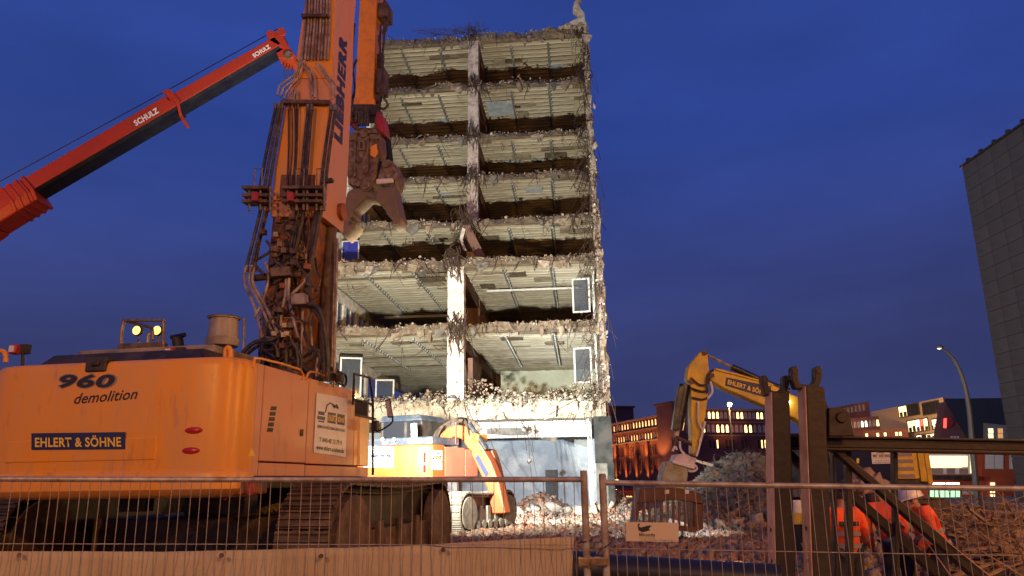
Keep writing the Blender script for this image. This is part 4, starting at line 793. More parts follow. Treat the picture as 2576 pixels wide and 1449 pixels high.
# ================================================================== SMALL ORANGE EXCAVATOR
Y2, YAW2 = 22.5, 24; _c = W.px(1083, 1210, Y2); _e = Vector((math.cos(rad(YAW2)), -math.sin(rad(YAW2)), 0)); _o = _c-_e*1.45
X2 = Frame(_o.x, _o.y, .45, YAW2); e2 = thing('tracked_excavator', 'smaller orange excavator glaring in the floodlight, digging at the open ground floor', 'excavator', X2)
f2 = lambda x, y, b=0: X2.px(x, y, b)
zb, zt = f2(1080, 1209).z, f2(1080, 1116).z
def ring2(i, z): return [(a*(1-i*.02), b+i*.03, z) for a, b in ((-1.35, .1), (-.9, 0), (.9, 0), (1.3, .04), (1.43, .16), (1.45, .35), (1.45, .8), (-1.45, .8), (-1.45, .3))]
mb = MB(); mb.sm = True; part('counterweight', mb.loft([ring2(2, zb), ring2(0, zb+.08), ring2(0, zt-.1), ring2(1, zt-.03), ring2(3, zt)]), 'orange2', e2)
w = plate('white_board', e2, [f2(915, 1175, -.004), f2(989, 1177, -.004), f2(990, 1124, -.004), f2(915, 1122, -.004)], 'sign_white'); 
for x0, x1 in ((932, 952), (956, 968), (972, 985)): plate('print_bar', w, [f2(x0, 1150, -.014), f2(x1, 1150, -.014), f2(x1, 1144, -.014), f2(x0, 1144, -.014)], 'navy')
for y0, y1 in ((1138, 1163), (1170, 1188)): part('reflector', MB().prism([f2(1067, y1, .03), f2(1071, y1, .03), f2(1071, y0, .03), f2(1067, y0, .03)], (0, -.05, 0)), 'lens_red', e2)
part('side_door', MB().box(1.36, 1.45, .82, 2.1, zb+.1, zt-.06), 'orange2_dusty', e2, .03); part('side_door', MB().box(1.36, 1.45, 2.12, 3.0, zb+.1, zt-.1), 'orange2_dusty', e2, .03)
part('core_body', MB().box(-1.4, 1.35, .78, 3.3, zb+.05, zt-.05), 'dark', e2, .02)
s2 = lambda x, y: X2.pa(x, y, 1.452); T = [s2(1085, 1182), s2(1112, 1182), s2(1112, 1133), s2(1085, 1133)]
logo_sign(e2, lambda s, t: T[0]*(1-s)*(1-t)+T[1]*s*(1-t)+T[2]*s*t+T[3]*(1-s)*t, .5, .8)
part('roof_deck', MB().box(-1.3, 1.2, .5, 2.2, zt, zt+.24), 'cab_blue', e2, .05)
for x in (962, 991): q = f2(x, 1106, .45); w = part('work_light', MB().lathe([(0, .08), (.06, .08), (.07, 0), (0, 0)], q, 12, 'Y'), 'dark', e2); part('lamp_lens', MB().lathe([(0, -.02), (.055, -.01), (.06, -.002), (0, -.001)], q, 12, 'Y'), 'sign_white', w)
c0, c1 = f2(957, 1098, 2.2), f2(1062, 1048, 2.2)
cab = part('cab', MB().box(c0.x, c1.x, 2.2, 3.7, zt-.05, zt+.3).box(c0.x, c0.x+.09, 2.2, 3.7, zt+.3, c1.z-.12).box(c1.x-.09, c1.x, 2.2, 3.7, zt+.3, c1.z-.12).box((c0.x+c1.x)/2+.1, (c0.x+c1.x)/2+.2, 2.2, 2.3, zt+.3, c1.z-.12), 'dark', e2, .02)
part('cab_roof', MB().loft([[(c0.x-.05, 2.1, c1.z-.12), (c1.x+.05, 2.1, c1.z-.12), (c1.x+.05, 3.8, c1.z-.12), (c0.x-.05, 3.8, c1.z-.12)], [(c0.x+.05, 2.2, c1.z+.08), (c1.x-.1, 2.2, c1.z+.08), (c1.x-.1, 3.7, c1.z+.08), (c0.x+.05, 3.7, c1.z+.08)]]), 'cab_blue', cab, .04)
part('cab_glass', MB().box(c0.x+.09, c1.x-.09, 2.24, 2.26, zt+.3, c1.z-.12), 'dark_glass', cab)
part('exhaust', MB().tube([f2(1042, 1100, 1.2), f2(1042, 1085, 1.2), f2(1041, 1066, 1.2)], .1, 12), 'sign_white', e2)
for i, (o, m) in enumerate(((0, 'orange'),)):
    bm_ = part('boom', MB().prism([f2(x, y, 2.6) for x, y in ((1098, 1118), (1108, 1092), (1124, 1076), (1146, 1068), (1172, 1072), (1192, 1088), (1206, 1112), (1234, 1160), (1254, 1210), (1271, 1291), (1238, 1292), (1224, 1226), (1198, 1170), (1180, 1132), (1160, 1104), (1140, 1098), (1122, 1112), (1112, 1124))], (0, .42, 0)), 'orange2', e2, .04)
part('stick', MB().prism([f2(x, y, 3.05) for x, y in ((1224, 1128), (1238, 1132), (1252, 1175), (1262, 1225), (1276, 1294), (1262, 1296), (1250, 1235), (1236, 1180))], (0, .35, 0)), 'orange_dirty', e2, .03)
w = plate('logo_plate', bm_, [f2(1195, 1152, 2.59), f2(1222, 1200, 2.59), f2(1230, 1192, 2.59), f2(1203, 1144, 2.59)], 'navy')
tubes('boom_hose', e2, 'hose', [[f2(x+i*3, y-i*2, 2.55) for x, y in ((1088, 1108), (1098, 1085), (1116, 1070), (1145, 1060), (1178, 1068), (1200, 1088))] for i in range(5)], .035, 6, 4)
part('boom_cylinder', MB().tube([f2(1180, 1066, 2.5), f2(1224, 1130, 2.6)], .09, 10), 'black_cyl', e2); part('pin_boss', MB().box(f2(1190, 1100, 2.5).x, f2(1206, 1100, 2.5).x, 2.4, 3.1, f2(1190, 1110, 2.5).z, f2(1190, 1092, 2.5).z), 'orange', e2, .03)
tubes('guard_bow', e2, 'dark', [[X2.pa(x, y, 1.35) for x, y in ((1146, 1118), (1147, 1062), (1151, 1053), (1166, 1052), (1172, 1058), (1190, 1130), (1205, 1195))]], .03, 8, 0)
part('front_step', MB().box(.9, 1.42, 3.0, 3.5, zb-.05, zb+.5), 'cab_blue', e2, .03)
zz = f2(1150, 1216, .4).z
_t = X2.px(1112, 1215, .4); ta = _t.x
light('boom_light', 'SPOT', e2, f2(1130, 1085, 3.2), 8000, (.86, .94, 1), spot_size=rad(110), spot_blend=.6, aim=(.35, 1, -.12), shadow_soft_size=.1)
make_track(e2, ta, ta+.6, .4, 4.3, .04, 1.16, 'track_pale', .2, .03); make_track(e2, ta-2.4, ta-1.8, .4, 4.3, .04, 1.16, 'track_pale', .2, .03)
part('undercarriage', MB().box(ta-1.8, ta, 1.4, 3.2, .35, .85).lathe([(.7, .85), (.7, zb+.1), (0, zb+.1)], (0, 2.2, 0), 20), 'dirty_steel', e2, .02)
# ================================================================== YELLOW EXCAVATOR
X3 = Frame(W.px(2200, 1200, 19).x, 19, .42, 0); e3 = thing('grapple_excavator', 'yellow excavator with raised boom and skeleton bucket beside the grey heap', 'excavator', X3)
y3 = lambda x, y, b=0: X3.px(x, y, b)
def poly3(name, l, d, m, par, b=0, bev=.02): return part(name, MB().prism([y3(x, y, b) for x, y in l], (0, d, 0)), m, par, bev)
st = poly3('stick', [(1757, 891), (1764, 884), (1772, 882), (1780, 891), (1784, 928), (1783, 990), (1771, 1066), (1757, 1146), (1741, 1141), (1738, 1050), (1738, 964), (1728, 955), (1732, 922)], .38, 'yellow', e3)
poly3('stick_edge', [(1728, 955), (1732, 922), (1757, 891), (1760, 893), (1738, 924), (1735, 957)], -.02, 'yellow', st)
bo = poly3('boom', [(1785, 945), (1799, 926), (1816, 928), (1870, 946), (1946, 969), (2010, 1000), (2075, 1050), (2150, 1150), (2110, 1160), (2050, 1090), (2000, 1052), (1924, 1020), (1824, 978), (1786, 957)], .42, 'yellow', e3, .02, .03)
lg = plate('logo_plate', bo, [y3(x, y, .015) for x, y in ((1824, 970), (1936, 1003), (1940, 972), (1827, 949))], 'navy'); lettering(lg, 'EHLERT & SÖHNE', y3(1830, 966, .006), y3(1936, 998, .006), y3(1832, 952, .006), 'letter_yellow', .03, 0, .004)
poly3('boom_top_plate', [(1800, 925), (1870, 943), (1946, 966), (1946, 971), (1870, 949), (1801, 932)], .5, 'yellow', bo, -.02)
part('arm_cylinder_rod', MB().tube([y3(1779, 893, .2), y3(1846, 926, .2)], .035, 8), 'pipe', e3); part('arm_cylinder', MB().tube([y3(1840, 923, .2), y3(1858, 931, .2), y3(1940, 968, .2), y3(1985, 985, .2)], .085, 12), 'black_cyl', e3)
for x, y in ((1790, 945), (1772, 888), (1740, 960)): part('pin', MB().lathe([(0, -.05), (.06, -.05), (.06, .01), (0, .01)], y3(x, y), 12, 'Y'), 'dirty_steel', st)
bc = part('bucket_cylinder', MB().tube([y3(1723, 968, .15), y3(1704, 1080, .15)], .14, 14), 'black_cyl', e3); part('cylinder_rod', MB().tube([y3(1704, 1080, .15), y3(1700, 1102, .15)], .07, 10), 'pipe', bc)
part('cylinder_guard', MB().prism([y3(x, y, .02) for x, y in ((1708, 972), (1726, 966), (1722, 1010), (1706, 1085), (1692, 1080), (1702, 1010))], (0, .25, 0)), 'black_cyl', bc, .02)
for l in (((1700, 1100), (1720, 1108), (1745, 1120)), ((1700, 1100), (1698, 1125), (1705, 1142))): part('link_bar', MB().tube([y3(x, y, .05) for x, y in l], .05, 8), 'dirty_steel', e3)
tubes('boom_hose', e3, 'hose', [[y3(x, y, -.06) for x, y in l] for l in (((1738, 950), (1760, 968), (1780, 965), (1786, 945)), ((1736, 975), (1765, 985), (1782, 980)), ((1795, 930), (1783, 940), (1778, 960), (1780, 990)), ((1740, 1000), (1765, 1005), (1780, 1000)))], .025, 6, 4)
tubes('white_hose', e3, 'sign_white', [[y3(x, y, -.08) for x, y in l] for l in (((1757, 1010), (1757, 1060), (1768, 1085), (1760, 1110)), ((1774, 1060), (1760, 1120), (1752, 1148)), ((1710, 1110), (1712, 1130), (1722, 1142)), ((1692, 1135), (1698, 1124), (1703, 1132)), ((1712, 1172), (1735, 1185), (1752, 1182), (1750, 1172), (1730, 1168)), ((1787, 960), (1792, 985), (1780, 1003)))], .028, 6, 4)
cp3 = poly3('quick_coupler', [(1700, 1143), (1722, 1140), (1748, 1152), (1752, 1150), (1748, 1176), (1720, 1170), (1692, 1160)], .5, 'coupler', e3, -.1)
poly3('coupler_rail', [(1692, 1158), (1750, 1174), (1747, 1181), (1692, 1166)], .7, 'sign_white', cp3, -.2)
gb = poly3('grapple_neck', [(1676, 1160), (1694, 1160), (1730, 1172), (1732, 1186), (1726, 1235), (1660, 1235), (1664, 1200)], .6, 'bucket_green', e3, -.15, .03)
zq = y3(1680, 1262, -.6)
def bk(x, y, b): return y3(x, y, b)
bu = part('skeleton_bucket', MB().prism([bk(x, y, -.5) for x, y in ((1610, 1228), (1700, 1226), (1762, 1240), (1768, 1268), (1700, 1258), (1604, 1266))], (0, .8, 0)).prism([bk(x, y, -.45) for x, y in ((1604, 1262), (1612, 1262), (1606, 1305), (1596, 1318))], (0, .8, 0)).prism([bk(x, y, -.45) for x, y in ((1750, 1262), (1768, 1264), (1770, 1330), (1752, 1338), (1744, 1310))], (0, .8, 0)), 'bucket_brown', e3, .02)
for i in range(9): x = 1616+i*15; part('tine', MB().prism([bk(x, 1262, -.48), bk(x+7, 1262, -.48), bk(x+6, 1316+i*1.5, -.55), bk(x+1, 1316+i*1.5, -.55)], (0, .06, 0)), 'bucket_brown', bu, .006)
part('cutting_lip', MB().prism([bk(x, y, -.6) for x, y in ((1600, 1312), (1752, 1326), (1752, 1340), (1600, 1322))], (0, .2, 0)), 'bucket_brown', bu, .01)
for x in (1672, 1722): part('wear_pad', MB().prism([bk(x, 1242, -.505), bk(x+11, 1242, -.505), bk(x+11, 1232, -.505), bk(x, 1232, -.505)], (0, -.015, 0)), 'sign_white', bu)
q = y3(1983, 1012, -.05); part('work_light', MB().lathe([(0, -.06), (.035, -.05), (.05, 0), (0, .02)], q, 12, 'Y'), 'lamp_white', e3); light('boom_light', 'SPOT', e3, q+Vector((-.12, -.12, -.05)), 1300, (.92, .97, 1), spot_size=rad(58), spot_blend=.7, aim=y3(1690, 1285, 2.2)-q, shadow_soft_size=.05)
# its body, mostly behind the steel frame
ax = lambda x: y3(x, 1180, 0).x; az = lambda y: y3(2200, y, 0).z
part('core_body', MB().box(ax(2080), ax(2335), .05, 2.6, az(1222), az(1128)), 'dark', e3, .03)
part('side_panel', MB().box(ax(2090), ax(2252), -.02, .05, az(1212), az(1136)), 'dark_glass', e3, .015); part('panel_trim', MB().box(ax(2090), ax(2252), -.03, -.0205, az(1214), az(1212)), 'rail_steel', e3)
gp = part('grille_panel', MB().box(ax(2256), ax(2310), -.02, .05, az(1206), az(1134)), 'yellow', e3, .015)
for yy in (1140, 1157, 1176, 1194): part('louvre', MB().box(ax(2259), ax(2298), -.035, -.0205, az(yy+9), az(yy)), 'letter_grey', gp)
part('corner_post', MB().box(ax(2312), ax(2328), -.04, .1, az(1214), az(1130)), 'yellow', e3, .02)
T3 = [y3(2194, 1167, -.022), y3(2244, 1166, -.022), y3(2240, 1134, -.022), y3(2191, 1134, -.022)]
logo_sign(e3, lambda s, t: T3[0]*(1-s)*(1-t)+T3[1]*s*(1-t)+T3[2]*s*t+T3[3]*(1-s)*t, .4, .3)
part('yellow_sticker', MB().prism([y3(x, y, -.021) for x, y in ((2155, 1165), (2161, 1165), (2161, 1153), (2155, 1153))], (0, -.004, 0)), 'letter_yellow', e3)
cb = part('cab', MB().box(ax(2060), ax(2120), .4, 1.9, az(1230), az(1085)), 'dark', e3, .05); part('cab_glass', MB().box(ax(2064), ax(2116), .385, .398, az(1150), az(1090)), 'dark_glass', cb)
make3 = Frame
part('counterweight', MB().box(ax(2330), ax(2350), .1, 2.5, az(1222), az(1140)), 'yellow', e3, .05)
for b in (-.3, 2.0):
    mb = MB(); zc = .5; L0, L1 = ax(2060), ax(2330)
    ring = [(L0, .0), (L1, .0), (L1+.4, .3), (L1+.45, .6), (L1+.2, .95), (L0-.2, .95), (L0-.45, .6), (L0-.4, .3)]
    tr = part('track', mb.prism([(x, b, z) for x, z in ring], (0, .55, 0)), 'track', e3, .03)
    for i in range(18): x = L0-.1+(L1-L0+.2)*i/17; part('track_shoe', MB().box(x-.07, x+.07, b-.03, b+.58, .952, .99), 'track', tr)
part('undercarriage', MB().box(ax(2120), ax(2280), .25, 2.0, .4, 1.1), 'dirty_steel', e3)

# ================================================================== STEEL FRAME BEHIND THE FENCE
X5 = Frame(W.px(2010, 1200, 8).x, 8, .02, 0); sf = thing('steel_frame', 'dark brown steel frame with two fork-topped posts, a long beam and diagonal braces', 'steel frame', X5)
g5 = lambda x, y, b=0: X5.px(x, y, b)
def post(xl, xm, xr, xl2, xm2, xr2, yt, b):
    # lamplit left side painted as a thin pale plate, dark wide face at right; lower end by lines to the picture's foot, then on to the ground
    def dn(x0, x1): p, q = g5(x0, yt, b), g5(x1, 1449, b); d = q-p; return p, p+d*((p.z-0)/(p.z-q.z))
    (a, a2), (m, m2), (r, r2) = dn(xl, xl2), dn(xm, xm2), dn(xr, xr2); v = Vector((0, 8*((xm-1288)/(xl-1288)-1), 0))
    w = part('post', MB().loft([[m2, r2, r2+v, m2+v], [m, r, r+v, m+v]]), 'frame_steel', sf, .012)
    e = Vector((-.008, 0, 0)); s_ = Vector((-.002, .006, 0)); part('post_lit_side', MB().loft([[m2+s_+e, m2+s_, m2+v+s_, m2+v+s_+e], [m+s_+e, m+s_, m+v+s_, m+v+s_+e]]), 'frame_steel_lit', w)
    for yy in (.9, 1.15):
        q = m2+(m-m2)*(yy/2.3)+v*.5; part('bolt_hole', MB().lathe([(0, -.015), (.022, -.015), (.022, .004), (0, .004)], q, 10, 'X'), 'dark', w)
    return w
def fork(par, x0, x1, yt, yb, b, w):
    xm = (x0+x1)/2; out = [(x0, yt+3), (x0+4, yt), (x0+w-4, yt), (x0+w, yt+4), (x0+w+1, yb-26)]+[(xm+(x1-x0-2*w)/2*math.cos(t), yb-24+14*math.sin(t)) for t in np.linspace(math.pi*.95, .05*math.pi, 7)]+[(x1-w, yb-26), (x1-w, yt+4), (x1-w+4, yt), (x1-4, yt), (x1, yt+3), (x1, yb-26), (x1-6, yb-10), (x1-10, yb), (x0+10, yb), (x0+6, yb-10), (x0, yb-26)]
    f = part('fork', MB().prism([g5(x, y, b+.08) for x, y in out], (0, .12, 0)), 'frame_steel', par, .01)
    for x in (x0+w/2, x1-w/2): part('pin_hole', MB().lathe([(0, -.004), (.02, -.004), (.02, .004), (0, .004)], g5(x, yt+13, b+.078), 12, 'Y'), 'dark', f)
w = post(1925, 1943, 1986, 1942, 1954, 2002, 986, .15); fork(w, 1917, 1986, 944, 994, .15, 15)
w = post(2008, 2028, 2074, 2030, 2046, 2096, 972, 0); fork(w, 1992, 2068, 921, 978, 0, 17)
part('back_plate', MB().prism([g5(x, y, .16) for x, y in ((2074, 976), (2076, 1008), (2084, 1026), (2086, 1100), (2060, 1100), (2060, 976))], (0, .03, 0)), 'frame_steel', sf)
def bar(name, l, d, b, m='frame_steel', bev=.01, par=None): return part(name, MB().prism([g5(x, y, b) for x, y in l], (0, d, 0)), m, par or sf, bev)
gu = bar('gusset', [(2085, 1026), (2105, 1024), (2125, 1026), (2138, 1038), (2142, 1060), (2150, 1097), (2085, 1097)], .06, .12); part('pin_boss', MB().lathe([(0, -.03), (.045, -.03), (.06, 0), (0, .01)], g5(2115, 1051, .12), 14, 'Y'), 'frame_steel', gu)
bm5 = bar('beam', [(1990, 1096), (2200, 1098), (2700, 1107), (2700, 1114), (2200, 1104), (1990, 1102)], .22, .3); bar('beam_web', [(1990, 1102), (2700, 1114), (2700, 1137), (1990, 1124)], .16, .33, par=bm5); bar('beam_flange', [(1990, 1124), (2700, 1137), (2700, 1146), (1990, 1131)], .22, .3, par=bm5)
bar('rear_beam', [(1985, 1090), (2012, 1090), (2012, 1105), (1985, 1105)], .1, .5)
bar('brace', [(2090, 1128), (2112, 1128), (2490, 1449), (2447, 1449)], .12, .36); bar('brace', [(2100, 1215), (2128, 1215), (2390, 1449), (2352, 1449)], .12, .52)
for x0, x1, x2, x3, b in ((2096, 2104, 2112, 2104, .42), (2128, 2143, 2153, 2138, .44), (2249, 2259, 2268, 2258, .46)): bar('upright', [(x0, 1132), (x1, 1132), (x2, 1560), (x3, 1560)], .1, b)
bar('brace', [(1985, 1125), (2012, 1150), (2012, 1180), (1985, 1150)], .1, .4)
p = g5(2690, 1100, .3); part('far_post', MB().box(p.x-.12, p.x+.12, .25, .5, 0, p.z), 'frame_steel', sf, .01)
tubes('brace_edge', sf, 'frame_steel_lit', [[g5(2256, 1258, .5), g5(2392, 1449, .5)], [g5(2378, 1358, .35), g5(2488, 1447, .35)]], .006, 4, 0)
# ================================================================== FENCE
wire_mesh = MB().tube([(0, 0, 0), (0, .001, .5), (.001, 0, 1)], .0022, 5).mesh('wire', 'fence_steel'); hw_mesh = MB().tube([(0, 0, 0), (1, 0, 0)], .0024, 5).mesh('wire', 'fence_steel')
def fence(label, p0, p1, zt0, zt1, cap=.02, posts=(1, 1)):
    p0, p1 = Vector(p0), Vector(p1); d = p1-p0; L = d.length; yaw = math.degrees(math.atan2(-d.y, d.x)); Fr = Frame(p0.x, p0.y, 0, yaw); f = thing('mobile_fence', label, 'fence', Fr, 'mobile fence panels')
    part('top_rail', MB().tube([(0, 0, zt0), (L*.3, 0, zt0+(zt1-zt0)*.3-.003), (L*.7, 0, zt0+(zt1-zt0)*.7-.002), (L, 0, zt1)], .0165, 12), 'fence_steel', f)
    part('bottom_rail', MB().tube([(0, 0, .12), (L, 0, .12)], .0165, 10), 'fence_steel', f)
    for x, z, on in ((0, zt0, posts[0]), (L, zt1, posts[1])):
        s = part('post', MB().tube([(x, 0, .02), (x, 0, z+.045)], .021, 14), 'fence_steel', f); part('post_cap', MB().lathe([(.021, 0), (.018, .006), (0, .008)], (x, 0, z+.045), 14), 'fence_steel', s)
    n = int(L/.0598)
    for i in range(1, n):
        x = L*i/n; z = zt0+(zt1-zt0)*i/n; M = Matrix.Translation((x, 0, .12)) @ Matrix.Rotation(random.gauss(0, .002), 4, 'Y') @ Matrix.Rotation(random.gauss(0, .4), 4, 'Z') @ Matrix.Diagonal((1, 1, z-.12-.012, 1))
        obj('wire', wire_mesh, f, M)
    zw = [zt0-.012, zt0-.37, zt0-.73, zt0-1.1, zt0-1.46, .14]
    for z in zw: obj('wire', hw_mesh, f, Matrix.Translation((.01, .004, z)) @ Matrix.Rotation(-(zt1-zt0)/L*(1 if z > .3 else 0), 4, 'Y') @ Matrix.Diagonal((L-.02, 1, 1, 1)))
    return f, Fr, L
a = W.px(1469, 1206, 4.7); b = W.px(-20, 1205, 4.74)
F1, FR1, L1 = fence('mobile wire fence panel with a beige tarpaulin tied along it', (b.x, b.y, 0), (a.x, a.y, 0), b.z, a.z)
c = W.px(1516, 1214, 4.7); e = W.px(2960, 1234, 4.55)
F2, FR2, L2 = fence('bare mobile wire fence panel carrying a small beige hire sign', (c.x, c.y, 0), (e.x, e.y, 0), c.z, e.z)
lft = (b.x-.055, b.y+.01, 0); lf0 = (b.x-3.6, b.y+.3, 0)
fence('bare mobile wire fence panel beyond the end of the tarpaulin one', lf0, lft, 2.0, 2.0)
fw = lambda x, y, bb=0: FR1.px(x, y, bb)
# feet and clamp
for i, (x, y, l) in enumerate(((b.x-.03, b.y, 'block under the joint at the far end of the tarpaulin panel'), ((a.x+c.x)/2, a.y, 'block under the joint of tarpaulin panel and sign panel'), (e.x, e.y, 'block under the outer end of the sign panel'))):
    o = part('concrete_block', MB().loft([[(x+s*.12, y+t*.38, z) for s, t in ((-1, -1), (1, -1), (1, 1), (-1, 1))] for z in (.0,)]+[[(x+s*.1, y+t*.34, .14) for s, t in ((-1, -1), (1, -1), (1, 1), (-1, 1))]]), 'rubble_grey', None, .01, label='grey concrete fence foot '+l, cat='fence foot', group='fence feet')
p = W.px(1492, 1412, 4.69); cl = thing('fence_clamp', 'brass coloured clamp joining the two fence posts', 'clamp', Frame(p.x, p.y, p.z)); part('jaw', MB().box(-.085, .085, -.035, -.02, -.022, .022).box(-.085, .085, .024, .036, -.022, .022), 'brass', cl, .004); part('bolt', MB().tube([(0, -.06, 0), (0, .055, 0)], .009, 8).lathe([(0, -.062), (.018, -.06), (.018, -.045), (0, -.04)], (0, 0, 0), 6, 'Y'), 'brass', cl)
p = W.px(1469, 1362, 4.7); obj('cable_tie', MB().tube([p+Vector((.024*math.cos(t), .024*math.sin(t), .002*math.cos(t))) for t in np.linspace(0, 6.28, 14)]+[p+Vector((.05, -.02, .01))], .004, 5).mesh('cable_tie', 'dark'), label='black cable tie round the fence post at the tarpaulin corner', cat='cable tie')
obj('tie_wire', MB().tube(smooth_path([W.px(x, y, 4.66) for x, y in ((1498, 1398), (1518, 1378), (1534, 1368), (1541, 1352), (1536, 1362))], 4), .004, 5).mesh('tie_wire', 'dark'), label='black tie wire sticking out from the sign panel post', cat='wire')
# tarpaulin
nu, nv = 90, 26; vs = []; topz = [(-40, 1387), (400, 1388), (650, 1384), (850, 1377), (1100, 1369), (1300, 1357), (1445, 1352)]
for j in range(nv+1):
    for i in range(nu+1):
        x = -40+1485*i/nu; yt = float(np.interp(x, [q[0] for q in topz], [q[1] for q in topz])); q = fw(x, yt, .02); t = j/nv
        z = q.z*(1-t)+.18*t; pull = max(0, (x-1150)/300)
        xx = q.x-pull**2*t*.16*(1 if t < .6 else .6)
        yy = .03+.034*N(xx*2.2, z*1.4)+.02*N(xx*6, z*2.6, 3)+.01*math.sin(xx*4+z*9)+.02*pull*math.sin(xx*9-z*14)+.006*math.sin(t*30)*(1 if t < .05 else 0)
        vs.append((xx, max(yy, .008), z))
mb = MB(); mb.sm = True; mb.add(vs, [(j*(nu+1)+i, j*(nu+1)+i+1, (j+1)*(nu+1)+i+1, (j+1)*(nu+1)+i) for j in range(nv) for i in range(nu)])
ta = thing('tarpaulin', 'beige tarpaulin with eyelets tied low along the fence panel', 'tarpaulin', FR1); o = part('sheet', mb, 'banner', ta); sm_ = o.modifiers.new('solid', 'SOLIDIFY'); sm_.thickness = .002
for x, y in ((50, 1396), (558, 1397), (808, 1399), (1115, 1383)): part('eyelet', MB().lathe([(.006, -.012), (.013, -.012), (.013, .0), (.006, .0)], fw(x, y, .01), 14, 'Y'), 'dirty_steel', ta)
# hire sign on the right-hand panel
sw = lambda x, y, bb=-.012: FR2.px(x, y, bb)
sg = thing('hire_sign', 'small beige plastic sign with hook emblem and firm name on the fence', 'sign', FR2)
pb = plate('board', sg, [sw(1574, 1361), sw(1706, 1363), sw(1707, 1315), sw(1575, 1313)], 'sign_beige', .004)
t_ = lambda x, y: sw(x, y, -.0175)
part('emblem', MB().prism([t_(x, y) for x, y in ((1604, 1321), (1607, 1316), (1610, 1318), (1607, 1324), (1612, 1327), (1630, 1322), (1640, 1322), (1632, 1330), (1636, 1334), (1616, 1339), (1606, 1334))], (0, -.001, 0)), 'letter_black', pb)
lettering(pb, 'blid-cordts', t_(1608, 1349), t_(1648, 1350), t_(1608, 1340), 'letter_black', .02, 0, .001); lettering(pb, 'BAUZÄUNE', t_(1608, 1354), t_(1648, 1355), t_(1608, 1351), 'letter_grey', .01, 0, .001); lettering(pb, 'tel. 040 - 413 43 82   www.blid-cordts.de', t_(1610, 1360), t_(1700, 1361), t_(1610, 1356.5), 'letter_grey', .01, 0, .001)
# black pipe behind the fence on blocks
pa, pb2 = W.px(1452, 1432, 7.2), W.px(1960, 1462, 7.0)
pp = thing('drain_pipe', 'thick black plastic pipe lying on timber blocks behind the fence joint', 'pipe', Frame(pa.x, pa.y, 0))
r_ = .14; o0 = pa; pv = lambda q: q-Vector((pa.x, pa.y, 0))
part('shell', MB().tube([pv(pa), pv(pb2)], r_, 20), 'pipe_black', pp)
part('coupling', MB().tube([pv(pa)+Vector((-.03, 0, 0)), pv(pa)+Vector((.16, 0, -.008))], r_+.02, 20), 'pipe_black', pp)
for t in (.15, .85): q = pv(pa).lerp(pv(pb2), t); part('timber_block', MB().box(q.x-.1, q.x+.1, q.y-.2, q.y+.2, 0.02, q.z-r_+.02), 'timber', pp, .01)
